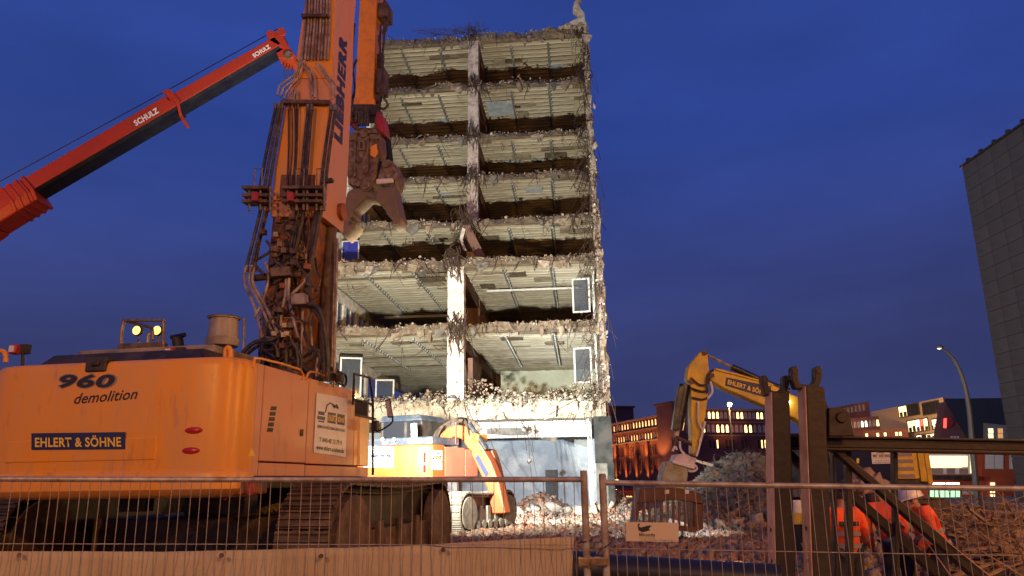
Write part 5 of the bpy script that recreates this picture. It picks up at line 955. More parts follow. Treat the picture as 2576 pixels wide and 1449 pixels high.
# ================================================================== WORKERS
def hand(p, d, side, up=Vector((0, 0, 1))):
    # palm and five bent fingers as chains from the wrist
    d = Vector(d).normalized(); s = d.cross(Vector(up)).normalized()*side; n = s.cross(d).normalized(); p = Vector(p); V = [p+d*.08]; R = [.03]; E = []
    for k, (o, l) in enumerate(((-.032, .06), (-.011, .075), (.011, .08), (.032, .07))):
        a = p+d*.1+s*o; b = a+d*l*.5+n*-.01; c = b+d*l*.35+n*-.03; i = len(V); V += [a, b, c]; R += [.011, .010, .008]; E += [(0, i), (i, i+1), (i+1, i+2)]
    i = len(V); V += [p+d*.05+s*-.04, p+d*.085+s*-.06+n*-.01]; R += [.012, .01]; E += [(0, i), (i, i+1)]
    return V, R, E
def person(label, x, y, yaw, J, helmet, jmat, hem=.0):
    Fr = Frame(x, y, gz(x, y)-.02, yaw); t = thing('person', label, 'person', Fr, 'workers in orange jackets'); J = {k: Vector(v) for k, v in J.items()}
    hd = J['head']; fw_ = Vector(J['look']).normalized()
    V = [J['pelvis'], J['waist'], J['chest'], J['neck'], J['neck'].lerp(hd, .55), hd, hd+Vector((0, 0, .07))]; R = [.13, .125, .14, .06, .062, .098, .07]; E = [(0, 1), (1, 2), (2, 3), (3, 4), (4, 5), (5, 6)]
    i = len(V); V += [hd+fw_*.095+Vector((0, 0, -.02)), hd+fw_*.07+Vector((0, 0, -.1))]; R += [.022, .04]; E += [(5, i), (5, i+1)]
    arms = []
    for s in ('l', 'r'):
        i = len(V); V += [J['sh'+s], J['el'+s], J['wr'+s]]; R += [.07, .05, .034]; E += [(2, i), (i, i+1), (i+1, i+2)]
        hv, hr, he = hand(J['wr'+s], J['wr'+s]-J['el'+s], 1 if s == 'r' else -1); b = len(V); V += hv; R += hr; E += [(i+2, b)]+[(p+b, q+b) for p, q in he]
        i = len(V); V += [J['hip'+s], J['kn'+s], J['an'+s], J['an'+s]+Vector((0, .0, -.06))+fw_*.0+J['toe'+s]]; R += [.1, .065, .045, .04]; E += [(0, i), (i, i+1), (i+1, i+2), (i+2, i+3)]
    body = obj('body', skin_mesh(V, E, R, 'skin'), t)
    # jacket: trunk and sleeves, a hand's breadth looser than the body
    V = [J['pelvis']+Vector((0, 0, -.1-hem)), J['pelvis'], J['waist'], J['chest'], J['chest'].lerp(J['neck'], .75)]; R = [(.2, .2), (.19, .19), (.175, .175), (.2, .2), (.1, .1)]; E = [(0, 1), (1, 2), (2, 3), (3, 4)]
    for s in ('l', 'r'):
        i = len(V); V += [J['sh'+s], J['el'+s], J['wr'+s]]; R += [(.105, .105), (.08, .08), (.06, .06)]; E += [(3, i), (i, i+1), (i+1, i+2)]
    jk = obj('jacket', skin_mesh(V, E, R, jmat), t)
    V = [J['pelvis']+Vector((0, 0, .02))]; R = [.165]; E = []
    for s in ('l', 'r'):
        i = len(V); V += [J['hip'+s], J['kn'+s], J['an'+s]]; R += [.125, .095, .085]; E += [(0, i), (i, i+1), (i+1, i+2)]
    obj('trousers', skin_mesh(V, E, R, 'trousers'), t)
    for s in ('l', 'r'): a = J['an'+s]; obj('boot', skin_mesh([a+Vector((0, 0, .08)), a+Vector((0, 0, -.03)), a+Vector((0, 0, -.055))+J['toe'+s]], [(0, 1), (1, 2)], [.06, .06, .05], 'boot', 1), t)
    def band(p, d, r): 
        d = d.normalized(); u = d.orthogonal().normalized(); w = d.cross(u); mb = MB(); mb.sm = True
        mb.loft([[p+d*h+(u*math.cos(k*.393)+w*math.sin(k*.393))*rr for k in range(16)] for h, rr in ((-.028, r), (.028, r))], False); part('reflective_stripe', mb, 'reflective', jk)
    ax_ = J['chest']-J['pelvis']; band(J['pelvis'].lerp(J['chest'], .08), ax_, .205); band(J['pelvis'].lerp(J['chest'], .5), ax_, .195)
    for s in ('l', 'r'): band(J['el'+s].lerp(J['wr'+s], .25), J['wr'+s]-J['el'+s], .082)
    M = Matrix.Translation(hd+Vector((0, 0, .045))) @ fw_.to_track_quat('Y', 'Z').to_matrix().to_4x4()
    if helmet:
        mb = MB().lathe([(.165, -.012), (.15, .0), (.146, .03), (.13, .085), (.09, .13), (.04, .148), (0, .15)], (0, 0, 0), 24); mb.v = [tuple(M @ Vector((v[0]*.92, v[1]*1.08, v[2]))) for v in mb.v]; hm_ = part('helmet', mb, 'helmet', t)
        part('peak', MB().prism([M @ Vector(q) for q in ((-.12, .08, -.012), (-.09, .19, -.025), (0, .22, -.028), (.09, .19, -.025), (.12, .08, -.012))], (0, 0, .012)), 'helmet', hm_)
    else:
        mb = MB().lathe([(.112, -.05), (.118, .0), (.11, .05), (.08, .095), (0, .115)], (0, 0, -.02), 20); mb.v = [tuple(M @ Vector((v[0], v[1]-.015, v[2]))) for v in mb.v]; part('cap', mb, 'hair', t)
    for s in (-1, 1):
        e = hd+fw_*.085+Vector((0, 0, .02))+fw_.cross(Vector((0, 0, 1)))*.033*s; part('eye', MB().lathe([(0, -.012), (.01, -.006), (.01, .006), (0, .012)], e, 8), 'hair', t)
        e = hd+fw_.cross(Vector((0, 0, 1)))*.095*s+Vector((0, 0, -.005)); part('ear', MB().box(e.x-.012, e.x+.012, e.y-.02, e.y+.02, e.z-.035, e.z+.03), 'skin', t, .01)
    return t, jk
def stand(dx=0, lean=0, side=0):
    z = lambda p, q, r: (p, q, r)
    return dict(pelvis=z(0, 0, .95), waist=z(side*.3, lean*.3, 1.1), chest=z(side*.8, lean*.75, 1.32), neck=z(side, lean, 1.49), head=z(side*1.2, lean*1.25, 1.63), look=(0, 1, -.1),
        shl=(-.19+side*.9, lean*.85, 1.42), ell=(-.25+side*.8, lean*.85, 1.14), wrl=(-.22+side*.5, lean*.85+.14, .95), shr=(.19+side*.9, lean*.85, 1.42), elr=(.25+side*.8, lean*.85, 1.14), wrr=(.22+side*.5, lean*.85+.14, .95),
        hipl=(-.09, 0, .9), knl=(-.11, .03, .5), anl=(-.12, 0, .1), hipr=(.09, 0, .9), knr=(.11, .03, .5), anr=(.12, 0, .1), toel=(0, .14, 0), toer=(0, .14, 0))
q = W.px(2123, 1300, 11.2); J = stand(); t1, j1_ = person('worker in orange vest seen from behind between the steel uprights, dark cap', q.x, q.y, 8, J, False, 'hivis')
q = W.px(2248, 1300, 11.4); J = stand(lean=.22, side=-.12); J.update(head=(-.2, .34, 1.5), neck=(-.14, .26, 1.42), wrl=(-.25, .42, .85), wrr=(.1, .44, .86)); t2, j2_ = person('worker in orange jacket bending forward with firm emblem on the back', q.x, q.y, 12, J, False, 'hivis')
q = W.px(2345, 1300, 10.9); J = stand(lean=.16); J.update(look=(-.1, 1, -.25), elr=(.3, -.02, 1.14), wrr=(.2, .2, .98), ell=(-.27, .1, 1.12)); J['head'] = (0, .24, 1.56); J['neck'] = (0, .15, 1.44); t3, j3_ = person('worker in white hard hat and orange jacket looking down beside the others', q.x, q.y, -78, J, True, 'hivis', .06)
for t, q0 in ((t1, Frame(W.px(2123, 1300, 11.2).x, W.px(2123, 1300, 11.2).y, gz(W.px(2123, 1300, 11.2).x, 11.2)-.02, 8)),): part('back_emblem', MB().box(-.13, .13, -.215, -.205, 1.24, 1.30), 'letter_black', t)
q = W.px(2011, 1318, 15.5); dr = thing('drum', 'white and yellow drum standing between the two fork-topped posts', 'drum', Frame(q.x, q.y, gz(q.x, q.y)-.02)); zz = q.z-gz(q.x, q.y)+.02; part('base', MB().lathe([(0, 0), (.13, 0), (.13, zz-.004), (0, zz-.004)], (0, 0, 0), 20), 'dark', dr); part('lower_shell', MB().lathe([(0, zz), (.13, zz), (.13, zz+.2), (0, zz+.2)], (0, 0, 0), 20), 'letter_yellow', dr); part('upper_shell', MB().lathe([(0, zz+.204), (.13, zz+.204), (.13, zz+.42), (.11, zz+.44), (0, zz+.44)], (0, 0, 0), 20), 'sign_white', dr)
# ================================================================== TIMBERS ON THE RIGHT
bd = [MB().box(-.5, .5, -.5, .5, -.5, .5).mesh('board', 'timber')]
bmx = bmesh.new(); bmx.from_mesh(bd[0]); bmesh.ops.bevel(bmx, geom=bmx.edges[:], offset=.04, segments=1); bmx.to_mesh(bd[0]); bmx.free()
for i in range(62):
    x, y = random.uniform(2375, 2590), random.uniform(1290, 1450); b_ = 11.5+3.2*(1450-y)/160+random.uniform(-.5, .5); q = W.px(x, y, b_)
    if q.y < 11.6: q = W.px(x, y, 12.2)
    L = random.choice((.4, .7, 1.0, 1.5)); th = random.uniform(.018, .05); q.z = max(gz(q.x, q.y)+.08, min(q.z, gz(q.x, q.y)+.35))
    M = Matrix.Translation(q) @ Matrix.Rotation(random.gauss(.25, .4), 4, 'Y') @ Matrix.Rotation(random.uniform(-.8, .8), 4, 'Z') @ Matrix.Diagonal((L, th*random.uniform(1, 2.2), th, 1))
    obj('broken_timber', bd[0], None, M, label='splintered brown timber in the tangled wood pile beside the workers', cat='timber', group='splintered timbers in the wood pile')
mb = MB()
for i in range(420):
    x, y = random.uniform(2360, 2590), random.uniform(1275, 1450); q = W.px(x, y, 11.8+3*(1450-y)/160); q.z = gz(q.x, q.y)+random.uniform(.0, .35); d = Vector((random.gauss(0, 1), random.gauss(0, .5), random.gauss(0, .5)))*.22; mb.tube([q-d, q+d*.2+Vector((0, 0, random.gauss(0, .04))), q+d], random.uniform(.004, .012), 3)
obj('brushwood', mb.mesh('brushwood', 'timber'), kind='stuff', label='tangle of thin sticks and wire over the wood pile', cat='brushwood')
mb = MB()
for i in range(700):      # twigs and wire in the grey heap
    a_ = random.gauss(0, .5), random.gauss(0, .5); x, y = HEAP.x+a_[0]*2.6+random.choice((0, 0, 2.4)), HEAP.y+a_[1]*2.2; z = gz(x, y)+random.uniform(0, .25); d = Vector((random.gauss(0, 1), random.gauss(0, 1), random.gauss(.2, .6)))*.11
    mb.tube([(x, y, z), (x+d.x, y+d.y, z+d.z), (x+d.x*1.5+.05, y+d.y*1.6, z+d.z*1.6)], random.uniform(.004, .009), 3)
obj('heap_brush', mb.mesh('heap_brush', 'rubble_grey'), kind='stuff', label='dry grey brush and bent wire bristling from the grey debris heap', cat='brush')
for l, z0 in (([(1740, 1152), (1765, 1160), (1768, 1167), (1742, 1158)], 0), ([(1768, 1160), (1795, 1168), (1792, 1174), (1768, 1167)], 0)):
    obj('concrete_slab', MB().prism([W.px(x, y, 24.2) for x, y in l], (.1, .5, 0)).mesh('concrete_slab', 'rubble_pale'), label='pale broken slab sticking out near the top of the grey heap', cat='concrete slab', group='slabs on the grey heap')

# ================================================================== BACKGROUND BUILDINGS
def arch(w, h, n=5): return [(-w/2, 0), (w/2, 0), (w/2, h*.62)]+[(w/2-w/2*(1-math.cos(t)), h*.62+h*.38*math.sin(t)) for t in np.linspace(.3, math.pi/2, n)]+[(-w/2+w/2*(1-math.cos(t)), h*.62+h*.38*math.sin(t)) for t in np.linspace(math.pi/2, .3, n)][1:]+[(-w/2, h*.62)]
WIN = {}
def win_meshes(w, h, lit, pointed):
    k = (round(w, 2), round(h, 2), lit, pointed)
    if k not in WIN:
        o = arch(w, h) if pointed else [(-w/2, 0), (w/2, 0), (w/2, h), (-w/2, h)]; inn = [(x*.8, .04*h+z*.92) for x, z in o]; n = len(o); fr = MB()
        vs = [(x, -.14, z) for x, z in o]+[(x, -.14, z) for x, z in inn]+[(x, 0, z) for x, z in o]+[(x, -.02, z) for x, z in inn]; fs = []
        for i in range(n):
            j = (i+1) % n; fs += [(i, j, n+j, n+i), (i, 2*n+i, 2*n+j, j), (n+i, n+j, 3*n+j, 3*n+i)]
        fr.add(vs, fs); fr.box(-.03*w, .03*w, -.1, -.03, .05*h, .95*h); fr.box(-.4*w, -.031*w, -.09, -.03, .5*h, .53*h).box(.031*w, .4*w, -.09, -.03, .5*h, .53*h)
        pn = MB().add([(x, -.03, z) for x, z in inn], [tuple(range(n))]); WIN[k] = (fr.mesh('window', 'stone_trim' if lit == 'pale_blind' else 'brick_dark'), pn.mesh('pane', lit))
    return WIN[k]
def windows(root, p0, p1, z, n, w, h, lits, pointed=True, t0=.04, t1=.96):
    # a row along the wall foot line p0-p1 (local coordinates of root's frame, y = outward is -normal)
    p0, p1 = Vector(p0), Vector(p1); d = (p1-p0).normalized(); R = Matrix.Rotation(math.atan2(d.y, d.x), 4, 'Z')
    for i in range(n):
        q = p0.lerp(p1, t0+(t1-t0)*(i+.5)/n); lit = lits[i % len(lits)] if not callable(lits) else lits(i)
        if lit is None: continue
        fr, pn = win_meshes(w, h, lit, pointed); M = Matrix.Translation((q.x, q.y, z)) @ R; o = obj('window', fr, root, M); obj('pane', pn, o)
def block(name, label, cat, pts, z0, z1, m, group=None):
    c = Vector(pts[0]); Fr = Frame(c.x, c.y, 0); t = thing(name, label, cat, Fr, group); L = [Vector((p[0]-c.x, p[1]-c.y, z0)) for p in pts]
    part('wall', MB().prism(L, (0, 0, z1-z0)), m, t); return t, L, Fr
def gp_(x, Y): q = W.px(x, 1200, Y); return (q.x, q.y)
def zpx(x, y, Y): return W.px(x, y, Y).z
# brick warehouse: left wing receding, tower, right wing
A, Bc, Cc = gp_(1530, 182), gp_(1698, 150), gp_(1990, 158)
bw, L, Fr = block('brick_warehouse', 'long dark brick warehouse with rows of lit pointed windows and uplit piers', 'building', [A, Bc, (Bc[0]+26, Bc[1]+26), (A[0]+26, A[1]+26)], .2, zpx(1697, 1041, 150), 'brick')
zt = lambda y: zpx(1697, y, 150)
LW, LD, LP = 'lit_warm', 'lit_dim', 'pale_blind'
windows(bw, L[0], L[1], zt(1063), 20, .8, 1.4, lambda i: None if i < 2 else (LD if i in (3, 4, 8, 19) else LW)); windows(bw, L[0], L[1], zt(1097), 22, .72, 1.35, lambda i: (LW if (i*7) % 5 not in (1, 4) else (LP if i % 3 else LD)))
for g in range(6): windows(bw, L[0], L[1], zt(1140), 3, .42, 2.0, [LW] if g == 5 else ['dark_glass', LD, 'dark_glass'], False, .03+g*.165, .03+g*.165+.10); windows(bw, L[0], L[1], zt(1182), 3, .42, 2.4, ['dark_glass'], False, .03+g*.165, .03+g*.165+.10)
d = (L[1]-L[0]).normalized(); nrm = Vector((d.y, -d.x, 0)); Rz = Matrix.Rotation(math.atan2(d.y, d.x), 4, 'Z')
LL = (L[1]-L[0]).length
for z, h, o in ((zt(1101)-.1, .3, .35), (zt(1070), .2, .2), (zt(1042), .35, .4)): part('cornice', MB().box(-.2, LL+.1, -o, -.003, z, z+h, Matrix.Translation((L[0].x, L[0].y, 0)) @ Rz), 'stone_trim', bw)
for g in range(7):
    s = LL*(.0+g*.165); M = Matrix.Translation((L[0].x, L[0].y, 0)) @ Rz; part('pier', MB().box(s, s+1.0, -.5, -.003, .3, zt(1106), M), 'brick', bw)
    light('uplight', 'SPOT', bw, L[0]+d*(s+.5)+nrm*2.4+Vector((0, 0, .6)), 1400, (1, .4, .08), spot_size=rad(75), spot_blend=.6, aim=(-nrm.x*.35, -nrm.y*.35, 1), shadow_soft_size=.1)
    part('uplight_housing', MB().lathe([(.12, 0), (.15, .25), (0, .25)], L[0]+d*(s+.5)+nrm*1.6+Vector((0, 0, .2)), 10), 'dark', bw)
for g in range(4):
    light('cornice_light', 'SPOT', bw, L[0]+d*(LL*(.15+.25*g))+nrm*3.5+Vector((0, 0, zt(1150))), 1700, (1, .42, .1), spot_size=rad(120), spot_blend=.6, aim=(-nrm.x*.6, -nrm.y*.6, 1), shadow_soft_size=.1)
part('corner_tower', MB().box(-2.2, 2.6, -1.0, 6, .2, zpx(1560, 1027, 182), Matrix.Translation(L[0]) @ Rz), 'brick_dark', bw)
for k in range(3): part('tower_lesene', MB().box(-1.6+k*1.5, -1.1+k*1.5, -1.1, -1.003, zpx(1560, 1085, 182), zpx(1560, 1045, 182), Matrix.Translation((L[0].x, L[0].y, 0)) @ Rz), 'pale_blind', bw)
part('tower_cap', MB().box(-2.6, 3.0, -1.4, 6.3, zpx(1560, 1027, 182), zpx(1560, 1023, 182), Matrix.Translation((L[0].x, L[0].y, 0)) @ Rz), 'brick_dark', bw)
part('chimney', MB().box(LL*.6, LL*.6+1.4, 4, 6, zt(1041), zt(1030), Matrix.Translation((L[0].x, L[0].y, 0)) @ Rz).box(LL*.66, LL*.66+.8, 4, 5, zt(1041), zt(1033), Matrix.Translation((L[0].x, L[0].y, 0)) @ Rz), 'brick_dark', bw)
rw, L, Fr = block('brick_warehouse', 'dark brick warehouse wing with stair tower and scattered lit pointed windows', 'building', [Bc, Cc, (Cc[0]+4, Cc[1]+30), (Bc[0]+27, Bc[1]+27)], .2, zpx(1830, 1030, 153), 'brick_dark')
zr = lambda y: zpx(1830, y, 153); DG = LP
windows(rw, L[0], L[1], zr(1053), 27, .72, 1.45, lambda i: LW if i in (8, 9, 10, 15, 16, 20, 21, 25) else LP, t0=.02, t1=.98); windows(rw, L[0], L[1], zr(1088), 24, .78, 1.65, lambda i: LW if i in (1, 2, 6, 9, 10, 11, 15, 16, 20) else LP, t0=.0, t1=.98)
for g in range(7): windows(rw, L[0], L[1], zr(1128), 3, .42, 1.7, lambda i, g=g: LW if (g, i) in ((2, 2), (5, 1), (5, 2)) else 'dark_glass', False, .02+g*.14, .02+g*.14+.09)
LL = (L[1]-L[0]).length; d = (L[1]-L[0]).normalized(); Rz = Matrix.Rotation(math.atan2(d.y, d.x), 4, 'Z'); Mw = Matrix.Translation((L[0].x, L[0].y, 0)) @ Rz
for z, h, o in ((zr(1096), .2, .35), (zr(1062), .15, .2), (zr(1032), .35, .4)): part('cornice', MB().box(5.2, LL, -o, -.003, z, z+h, Mw), 'stone_trim', rw)
part('stair_tower', MB().box(-.4, 5.0, -1.4, 5, .2, zpx(1730, 1013, 148), Mw), 'brick_dark', rw); part('tower_cap', MB().box(-.8, 5.4, -1.8, 5.2, zpx(1730, 1013, 148), zpx(1730, 1008, 148), Mw), 'brick_dark', rw)
for k in range(2): part('tower_lesene', MB().box(2.2+k*1.25, 2.8+k*1.25, -1.5, -1.403, zpx(1730, 1089, 148), zpx(1730, 1017, 148), Mw), 'stone_trim', rw)
light('cornice_light', 'SPOT', rw, L[0]+Vector((LL*.45, -3, zr(1190))), 2600, (1, .42, .12), spot_size=rad(60), spot_blend=.8, aim=(0, .5, 1), shadow_soft_size=.1)
# stepped brick block beyond the posts
sb, L, Fr = block('stepped_brick_block', 'stepped brick block with tall pale arched windows behind the steel beam', 'building', [gp_(2040, 150), gp_(2209, 128), gp_(2205, 152), gp_(2060, 172)], .2, zpx(2209, 1009, 128), 'brick_dark')
zs_ = lambda y, Y=128: zpx(2209, y, Y)
windows(sb, L[0], L[1], zs_(1031), 17, .66, 1.15, lambda i: LW if i in (9, 10) else LP); windows(sb, L[0], L[1], zs_(1068), 17, .6, 1.2, lambda i: LP if i % 4 else None)
_a, _b = gp_(2120, 126), gp_(2258, 118); o_ = lambda p: Vector((p[0]-Fr.M.translation.x, p[1]-Fr.M.translation.y, .2))
part('lower_wing', MB().prism([o_(_a), o_(_b), o_(gp_(2256, 126)), o_(gp_(2125, 136))], (0, 0, zpx(2258, 1044, 118)-.2)), 'brick_dark', sb)
windows(sb, o_(_a), o_(_b), zpx(2258, 1070, 118), 13, .6, 1.1, lambda i: 'lit_white' if i in (6, 7) else (LW if i in (10, 11) else LP))
_a, _b = gp_(2185, 112), gp_(2300, 108); part('lower_wing', MB().prism([o_(_a), o_(_b), o_(gp_(2298, 116)), o_(gp_(2190, 118))], (0, 0, zpx(2258, 1079, 109)-.2)), 'brick_dark', sb)
windows(sb, o_(_a), o_(_b), zpx(2258, 1096, 109), 11, .42, .5, lambda i: LW if i in (0, 3, 5, 8, 9) else None, False)
# modern render block
mb_, L, Fr = block('modern_office_block', 'beige modern office block with large lit and unlit square windows', 'building', [gp_(2212, 122), gp_(2402, 100), (gp_(2402, 100)[0]+22, 118), (gp_(2212, 122)[0]+22, 140)], .2, zpx(2402, 999, 100), 'far_render')
def bigwin(xa, xb, ya, yb, lit):
    t0 = (xa-2212)/190*1.0; 
    def on(x):      # where the sight line at x meets the wall
        o = Fr; d = o.R3 @ ray(x, 1100); p, e = L[0], L[1]-L[0]; n = Vector((e.y, -e.x, 0)); t = (p-o.o).dot(n)/d.dot(n); return o.o+d*t
    a, b = on(xa), on(xb); Ya = a.y+Fr.M.translation.y; z0, z1 = zpx(xa, yb, Ya), zpx(xa, ya, Ya); dd = (b-a); dd.z = 0; w = dd.length; R = Matrix.Rotation(math.atan2(dd.y, dd.x), 4, 'Z'); M = Matrix.Translation((a.x, a.y, z0)) @ R; h = z1-z0
    f = part('window', MB().box(0, w, -.12, -.003, 0, .12, M).box(0, w, -.12, -.003, h-.12, h, M).box(0, .12, -.12, -.003, .12, h-.12, M).box(w-.12, w, -.12, -.003, .12, h-.12, M), 'dark', mb_)
    n = 5
    for k in range(n):
        m = lit[k % len(lit)]; x0, x1 = .14+(w-.28)*k/n, .14+(w-.28)*(k+1)/n-.12
        part('pane', MB().box(x0, x1, -.06, -.02, .14, h-.14, M), m, f)
        if m.startswith('lit'): part('blind', MB().box(x0+.2*(x1-x0), x1, -.09, -.062, .14, .14+h*random.uniform(.2, .5), M), 'dark', f)
bigwin(2270, 2324, 1022, 1052, ['lit_yellow', 'lit_yellow', 'dark_glass', 'dark_glass', 'dark_glass']); bigwin(2332, 2376, 1014, 1046, ['dark_glass']); bigwin(2288, 2342, 1058, 1090, ['lit_yellow', 'lit_yellow', 'lit_white', 'lit_red', 'lit_yellow']); bigwin(2350, 2370, 1054, 1082, ['lit_white', 'lit_yellow']); bigwin(2306, 2372, 1094, 1106, ['lit_white', 'dark_glass', 'lit_yellow'])
# gabled brick house with slate roof
gh = thing('gabled_house', 'brick gabled house with steep dark slate roof, dormer and round red light', 'house', Frame(*gp_(2430, 74), 0)); GH = Frame(*gp_(2430, 74), 0)
h_ = lambda x, y, b=0: GH.px(x, y, b)
part('wall', MB().prism([h_(2366, 1215), h_(2560, 1215), h_(2560, 1120), h_(2440, 1112), h_(2380, 1010), h_(2366, 1090)], (0, 1.2, 0)), 'brick_dark', gh)
part('roof', MB().prism([h_(2376, 1004, -.2), h_(2440, 1112, -.2), h_(2560, 1112, -.2), h_(2524, 1002, -.2)], (0, .15, 0)).prism([h_(2376, 1003, 0), h_(2524, 1001, 0), h_(2560, 1112, 2), h_(2430, 1112, 2)], (0, .2, 0)), 'roof_slate', gh)
dm = part('dormer', MB().prism([h_(x, y, -.5) for x, y in ((2478, 1112), (2548, 1112), (2548, 1072), (2478, 1064))], (0, 1.5, 0)), 'far_render', gh)
for x0, m in ((2486, 'lit_yellow'), (2510, 'lit_dim')):
    f = part('window', MB().prism([h_(x, y, -.51) for x, y in ((x0, 1104), (x0+15, 1104), (x0+13, 1076), (x0-2, 1076))], (0, -.05, 0)), 'white_frame', gh)
    for a_, b_ in ((0, .46), (.54, 1)):
        for c_, d_ in ((0, .45), (.52, 1)): part('pane', MB().prism([h_(x0+1+a_*12, 1102-c_*24, -.57), h_(x0+1+b_*12, 1102-c_*24, -.57), h_(x0+b_*12, 1102-d_*24, -.57), h_(x0+a_*12, 1102-d_*24, -.57)], (0, -.02, 0)), m, f)
q = h_(2382, 1062, -.3); w = part('round_sign', MB().lathe([(0, -.25), (.5, -.25), (.52, 0), (0, 0)], q, 20, 'Y'), 'red_paint', gh); part('lit_edge', MB().prism([h_(2373, 1076, -.56), h_(2380, 1077, -.56), h_(2381, 1052, -.56), h_(2374, 1053, -.56)], (0, -.05, 0)), 'lit_red', w)
for x in (2391, 2399, 2407): f = part('window', MB().prism([h_(x, 1108, -.02), h_(x+5, 1108, -.02), h_(x+5, 1097, -.02), h_(x, 1097, -.02)], (0, -.08, 0)), 'pale_blind', gh)
# brick shop with lit band of windows
sh = thing('brick_shop', 'red brick shop with a long bright window band and green lit ground floor glass', 'shop', Frame(*gp_(2420, 52), 0)); SH = Frame(*gp_(2420, 52), 0); k_ = lambda x, y, b=0: SH.px(x, y, b)
def quad(name, xa, ya, xb, yb, m, b=0, d=.1, par=None, sk=0): return part(name, MB().prism([k_(xa, yb, b), k_(xb, yb+sk, b), k_(xb, ya+sk, b), k_(xa, ya, b)], (0, d, 0)), m, par or sh)
quad('wall', 2280, 1138, 2470, 1290, 'brick_red', .3, 3); quad('wall', 2470, 1120, 2552, 1290, 'brick_red', .0, 4)
f = quad('window_band', 2322, 1142, 2450, 1193, 'pale_blind', .1, .15); quad('pane', 2328, 1147, 2420, 1176, 'lit_yellow', .05, .03, f); quad('pane', 2422, 1147, 2434, 1174, 'lit_yellow', .05, .03, f); quad('pane', 2442, 1143, 2447, 1190, 'lit_yellow', .05, .03, f)
for x in (2330, 2352, 2382, 2414): quad('parapet_panel', x, 1178, x+20, 1192, 'stone_trim', .04, .05, f)
quad('canopy', 2318, 1196, 2458, 1207, 'dark', -1.2, 1.4)
for x0, x1 in ((2338, 2378), (2382, 2414)): quad('strip_light', x0, 1214, x1, 1219, 'lit_white', -.2, .08)
f = quad('shop_window', 2338, 1229, 2418, 1262, 'dark', .2, .08)
for i in range(6): quad('pane', 2340+i*13, 1231, 2350+i*13, 1260-(8 if i % 2 else 0), 'lit_green', .15, .03, f)
for x0, x1 in ((2232, 2246), (2252, 2270)): quad('low_window', x0, 1227, x1, 1234, 'lit_dim', .28, .02)
quad('pink_panel', 2422, 1231, 2455, 1244, 'coupler', .2, .05)
for x0, x1, y0 in ((2480, 2525, 1142), (2541, 2551, 1142)):
    f = quad('window', x0, y0, x1, y0+38, 'white_frame', -.1, .09); n = 2 if x1-x0 > 20 else 1
    for i in range(n): quad('pane', x0+2+i*(x1-x0)/n, y0+2, x0+(i+1)*(x1-x0)/n-2, y0+36, 'pale_blind', -.13, .02, f)
for y in (1214, 1233, 1244, 1256): quad('door_light', 2492, y, 2503, y+7, 'lit_yellow', -.1, .04)
# tall panelled block at the right edge
rt = thing('panelled_tower', 'tall windowless block clad in brown stone panels', 'building', Frame(0, 0, 0)); XR = W.px(2536, 1183, 45).x; ZT = W.pa(2421, 421, XR-.0).z; YF = W.pa(2421, 421, XR).y
part('wall', MB().box(XR+.06, XR+16, 14, YF-.03, .1, ZT-.05), 'joint', rt)
pm = MB().box(0, .06, 0, 1, 0, 1).mesh('stone_panel', 'stone_panel'); ph = .84; pw = 1.45; nrow = int(ZT/ph)+1
for r in range(nrow):
    for c_ in range(9):
        z = ZT-(r+1)*ph; y1 = YF-c_*pw-(0 if r % 2 else .0)
        if z < -.5: continue
        obj('stone_panel', pm, rt, Matrix.Translation((XR-random.uniform(0, .006), y1-pw+.035, z+.035)) @ Matrix.Diagonal((1, pw-.035, ph-.035, 1)))
part('coping', MB().box(XR-.12, XR+16, 14, YF+.1, ZT, ZT+.12), 'dark', rt)
for k in range(7): part('roof_bracket', MB().box(XR-.1, XR+.1, YF-.8-k*1.3, YF-.6-k*1.3, ZT+.12, ZT+.3), 'dark', rt)
# ================================================================== STREET LAMPS
def lamp_px():
    q0 = W.px(2449, 1215, 34); t = thing('street_lamp', 'tall curved street lamp post standing against the sky near the panelled block', 'street lamp', Frame(q0.x, q0.y, .3)); Fr = Frame(q0.x, q0.y, .3); f = lambda x, y: Fr.px(x, y, 0)
    part('mast', MB().tube(smooth_path([(f(2449, 1215).x, 0, 0), f(2446, 1120), f(2438, 1030), f(2424, 960), f(2404, 912), f(2384, 888), f(2366, 876)], 5), .13, 10, .05), 'lamp_grey', t)
    hd = part('lamp_head', MB().lathe([(0, -.03), (.14, -.02), (.16, .05), (.08, .12), (0, .13)], f(2364, 875), 14), 'lamp_grey', t); part('bulb', MB().lathe([(0, -.07), (.07, -.05), (.09, -.031), (0, -.031)], f(2363, 875), 12), 'lit_white', hd)
lamp_px()
def far_lamp(x, y, Y, label, e=1500):
    q = W.px(x, y, Y); t = thing('street_lamp', label, 'street lamp', Frame(q.x, q.y, .3)); part('mast', MB().tube([(0, .3, 0), (0, .3, q.z-.3), (0, 0, q.z-.2)], .09, 8), 'lamp_grey', t); g = part('lamp_globe', MB().lathe([(0, -.4), (.25, -.3), (.38, 0), (.25, .3), (0, .42)], (0, 0, q.z-.3), 14), 'lamp_warm', t)
    light('lamp_light', 'POINT', t, (0, -.6, q.z-.3), e, (1, .55, .18), shadow_soft_size=.3)
far_lamp(1835, 1018, 120, 'glowing street lamp in front of the dark warehouse wing', 9000); far_lamp(1552, 1217, 70, 'low glowing orange lamp beside the ruin at fence rail height')
far_lamp(2300, 1170, 84, 'added street lamp brightening the modern office block, unseen behind the steel beam', 15000); far_lamp(2150, 1150, 100, 'added street lamp brightening the stepped brick block, unseen behind the steel frame', 9000)  # both lamps added out of sight to brighten the far facades
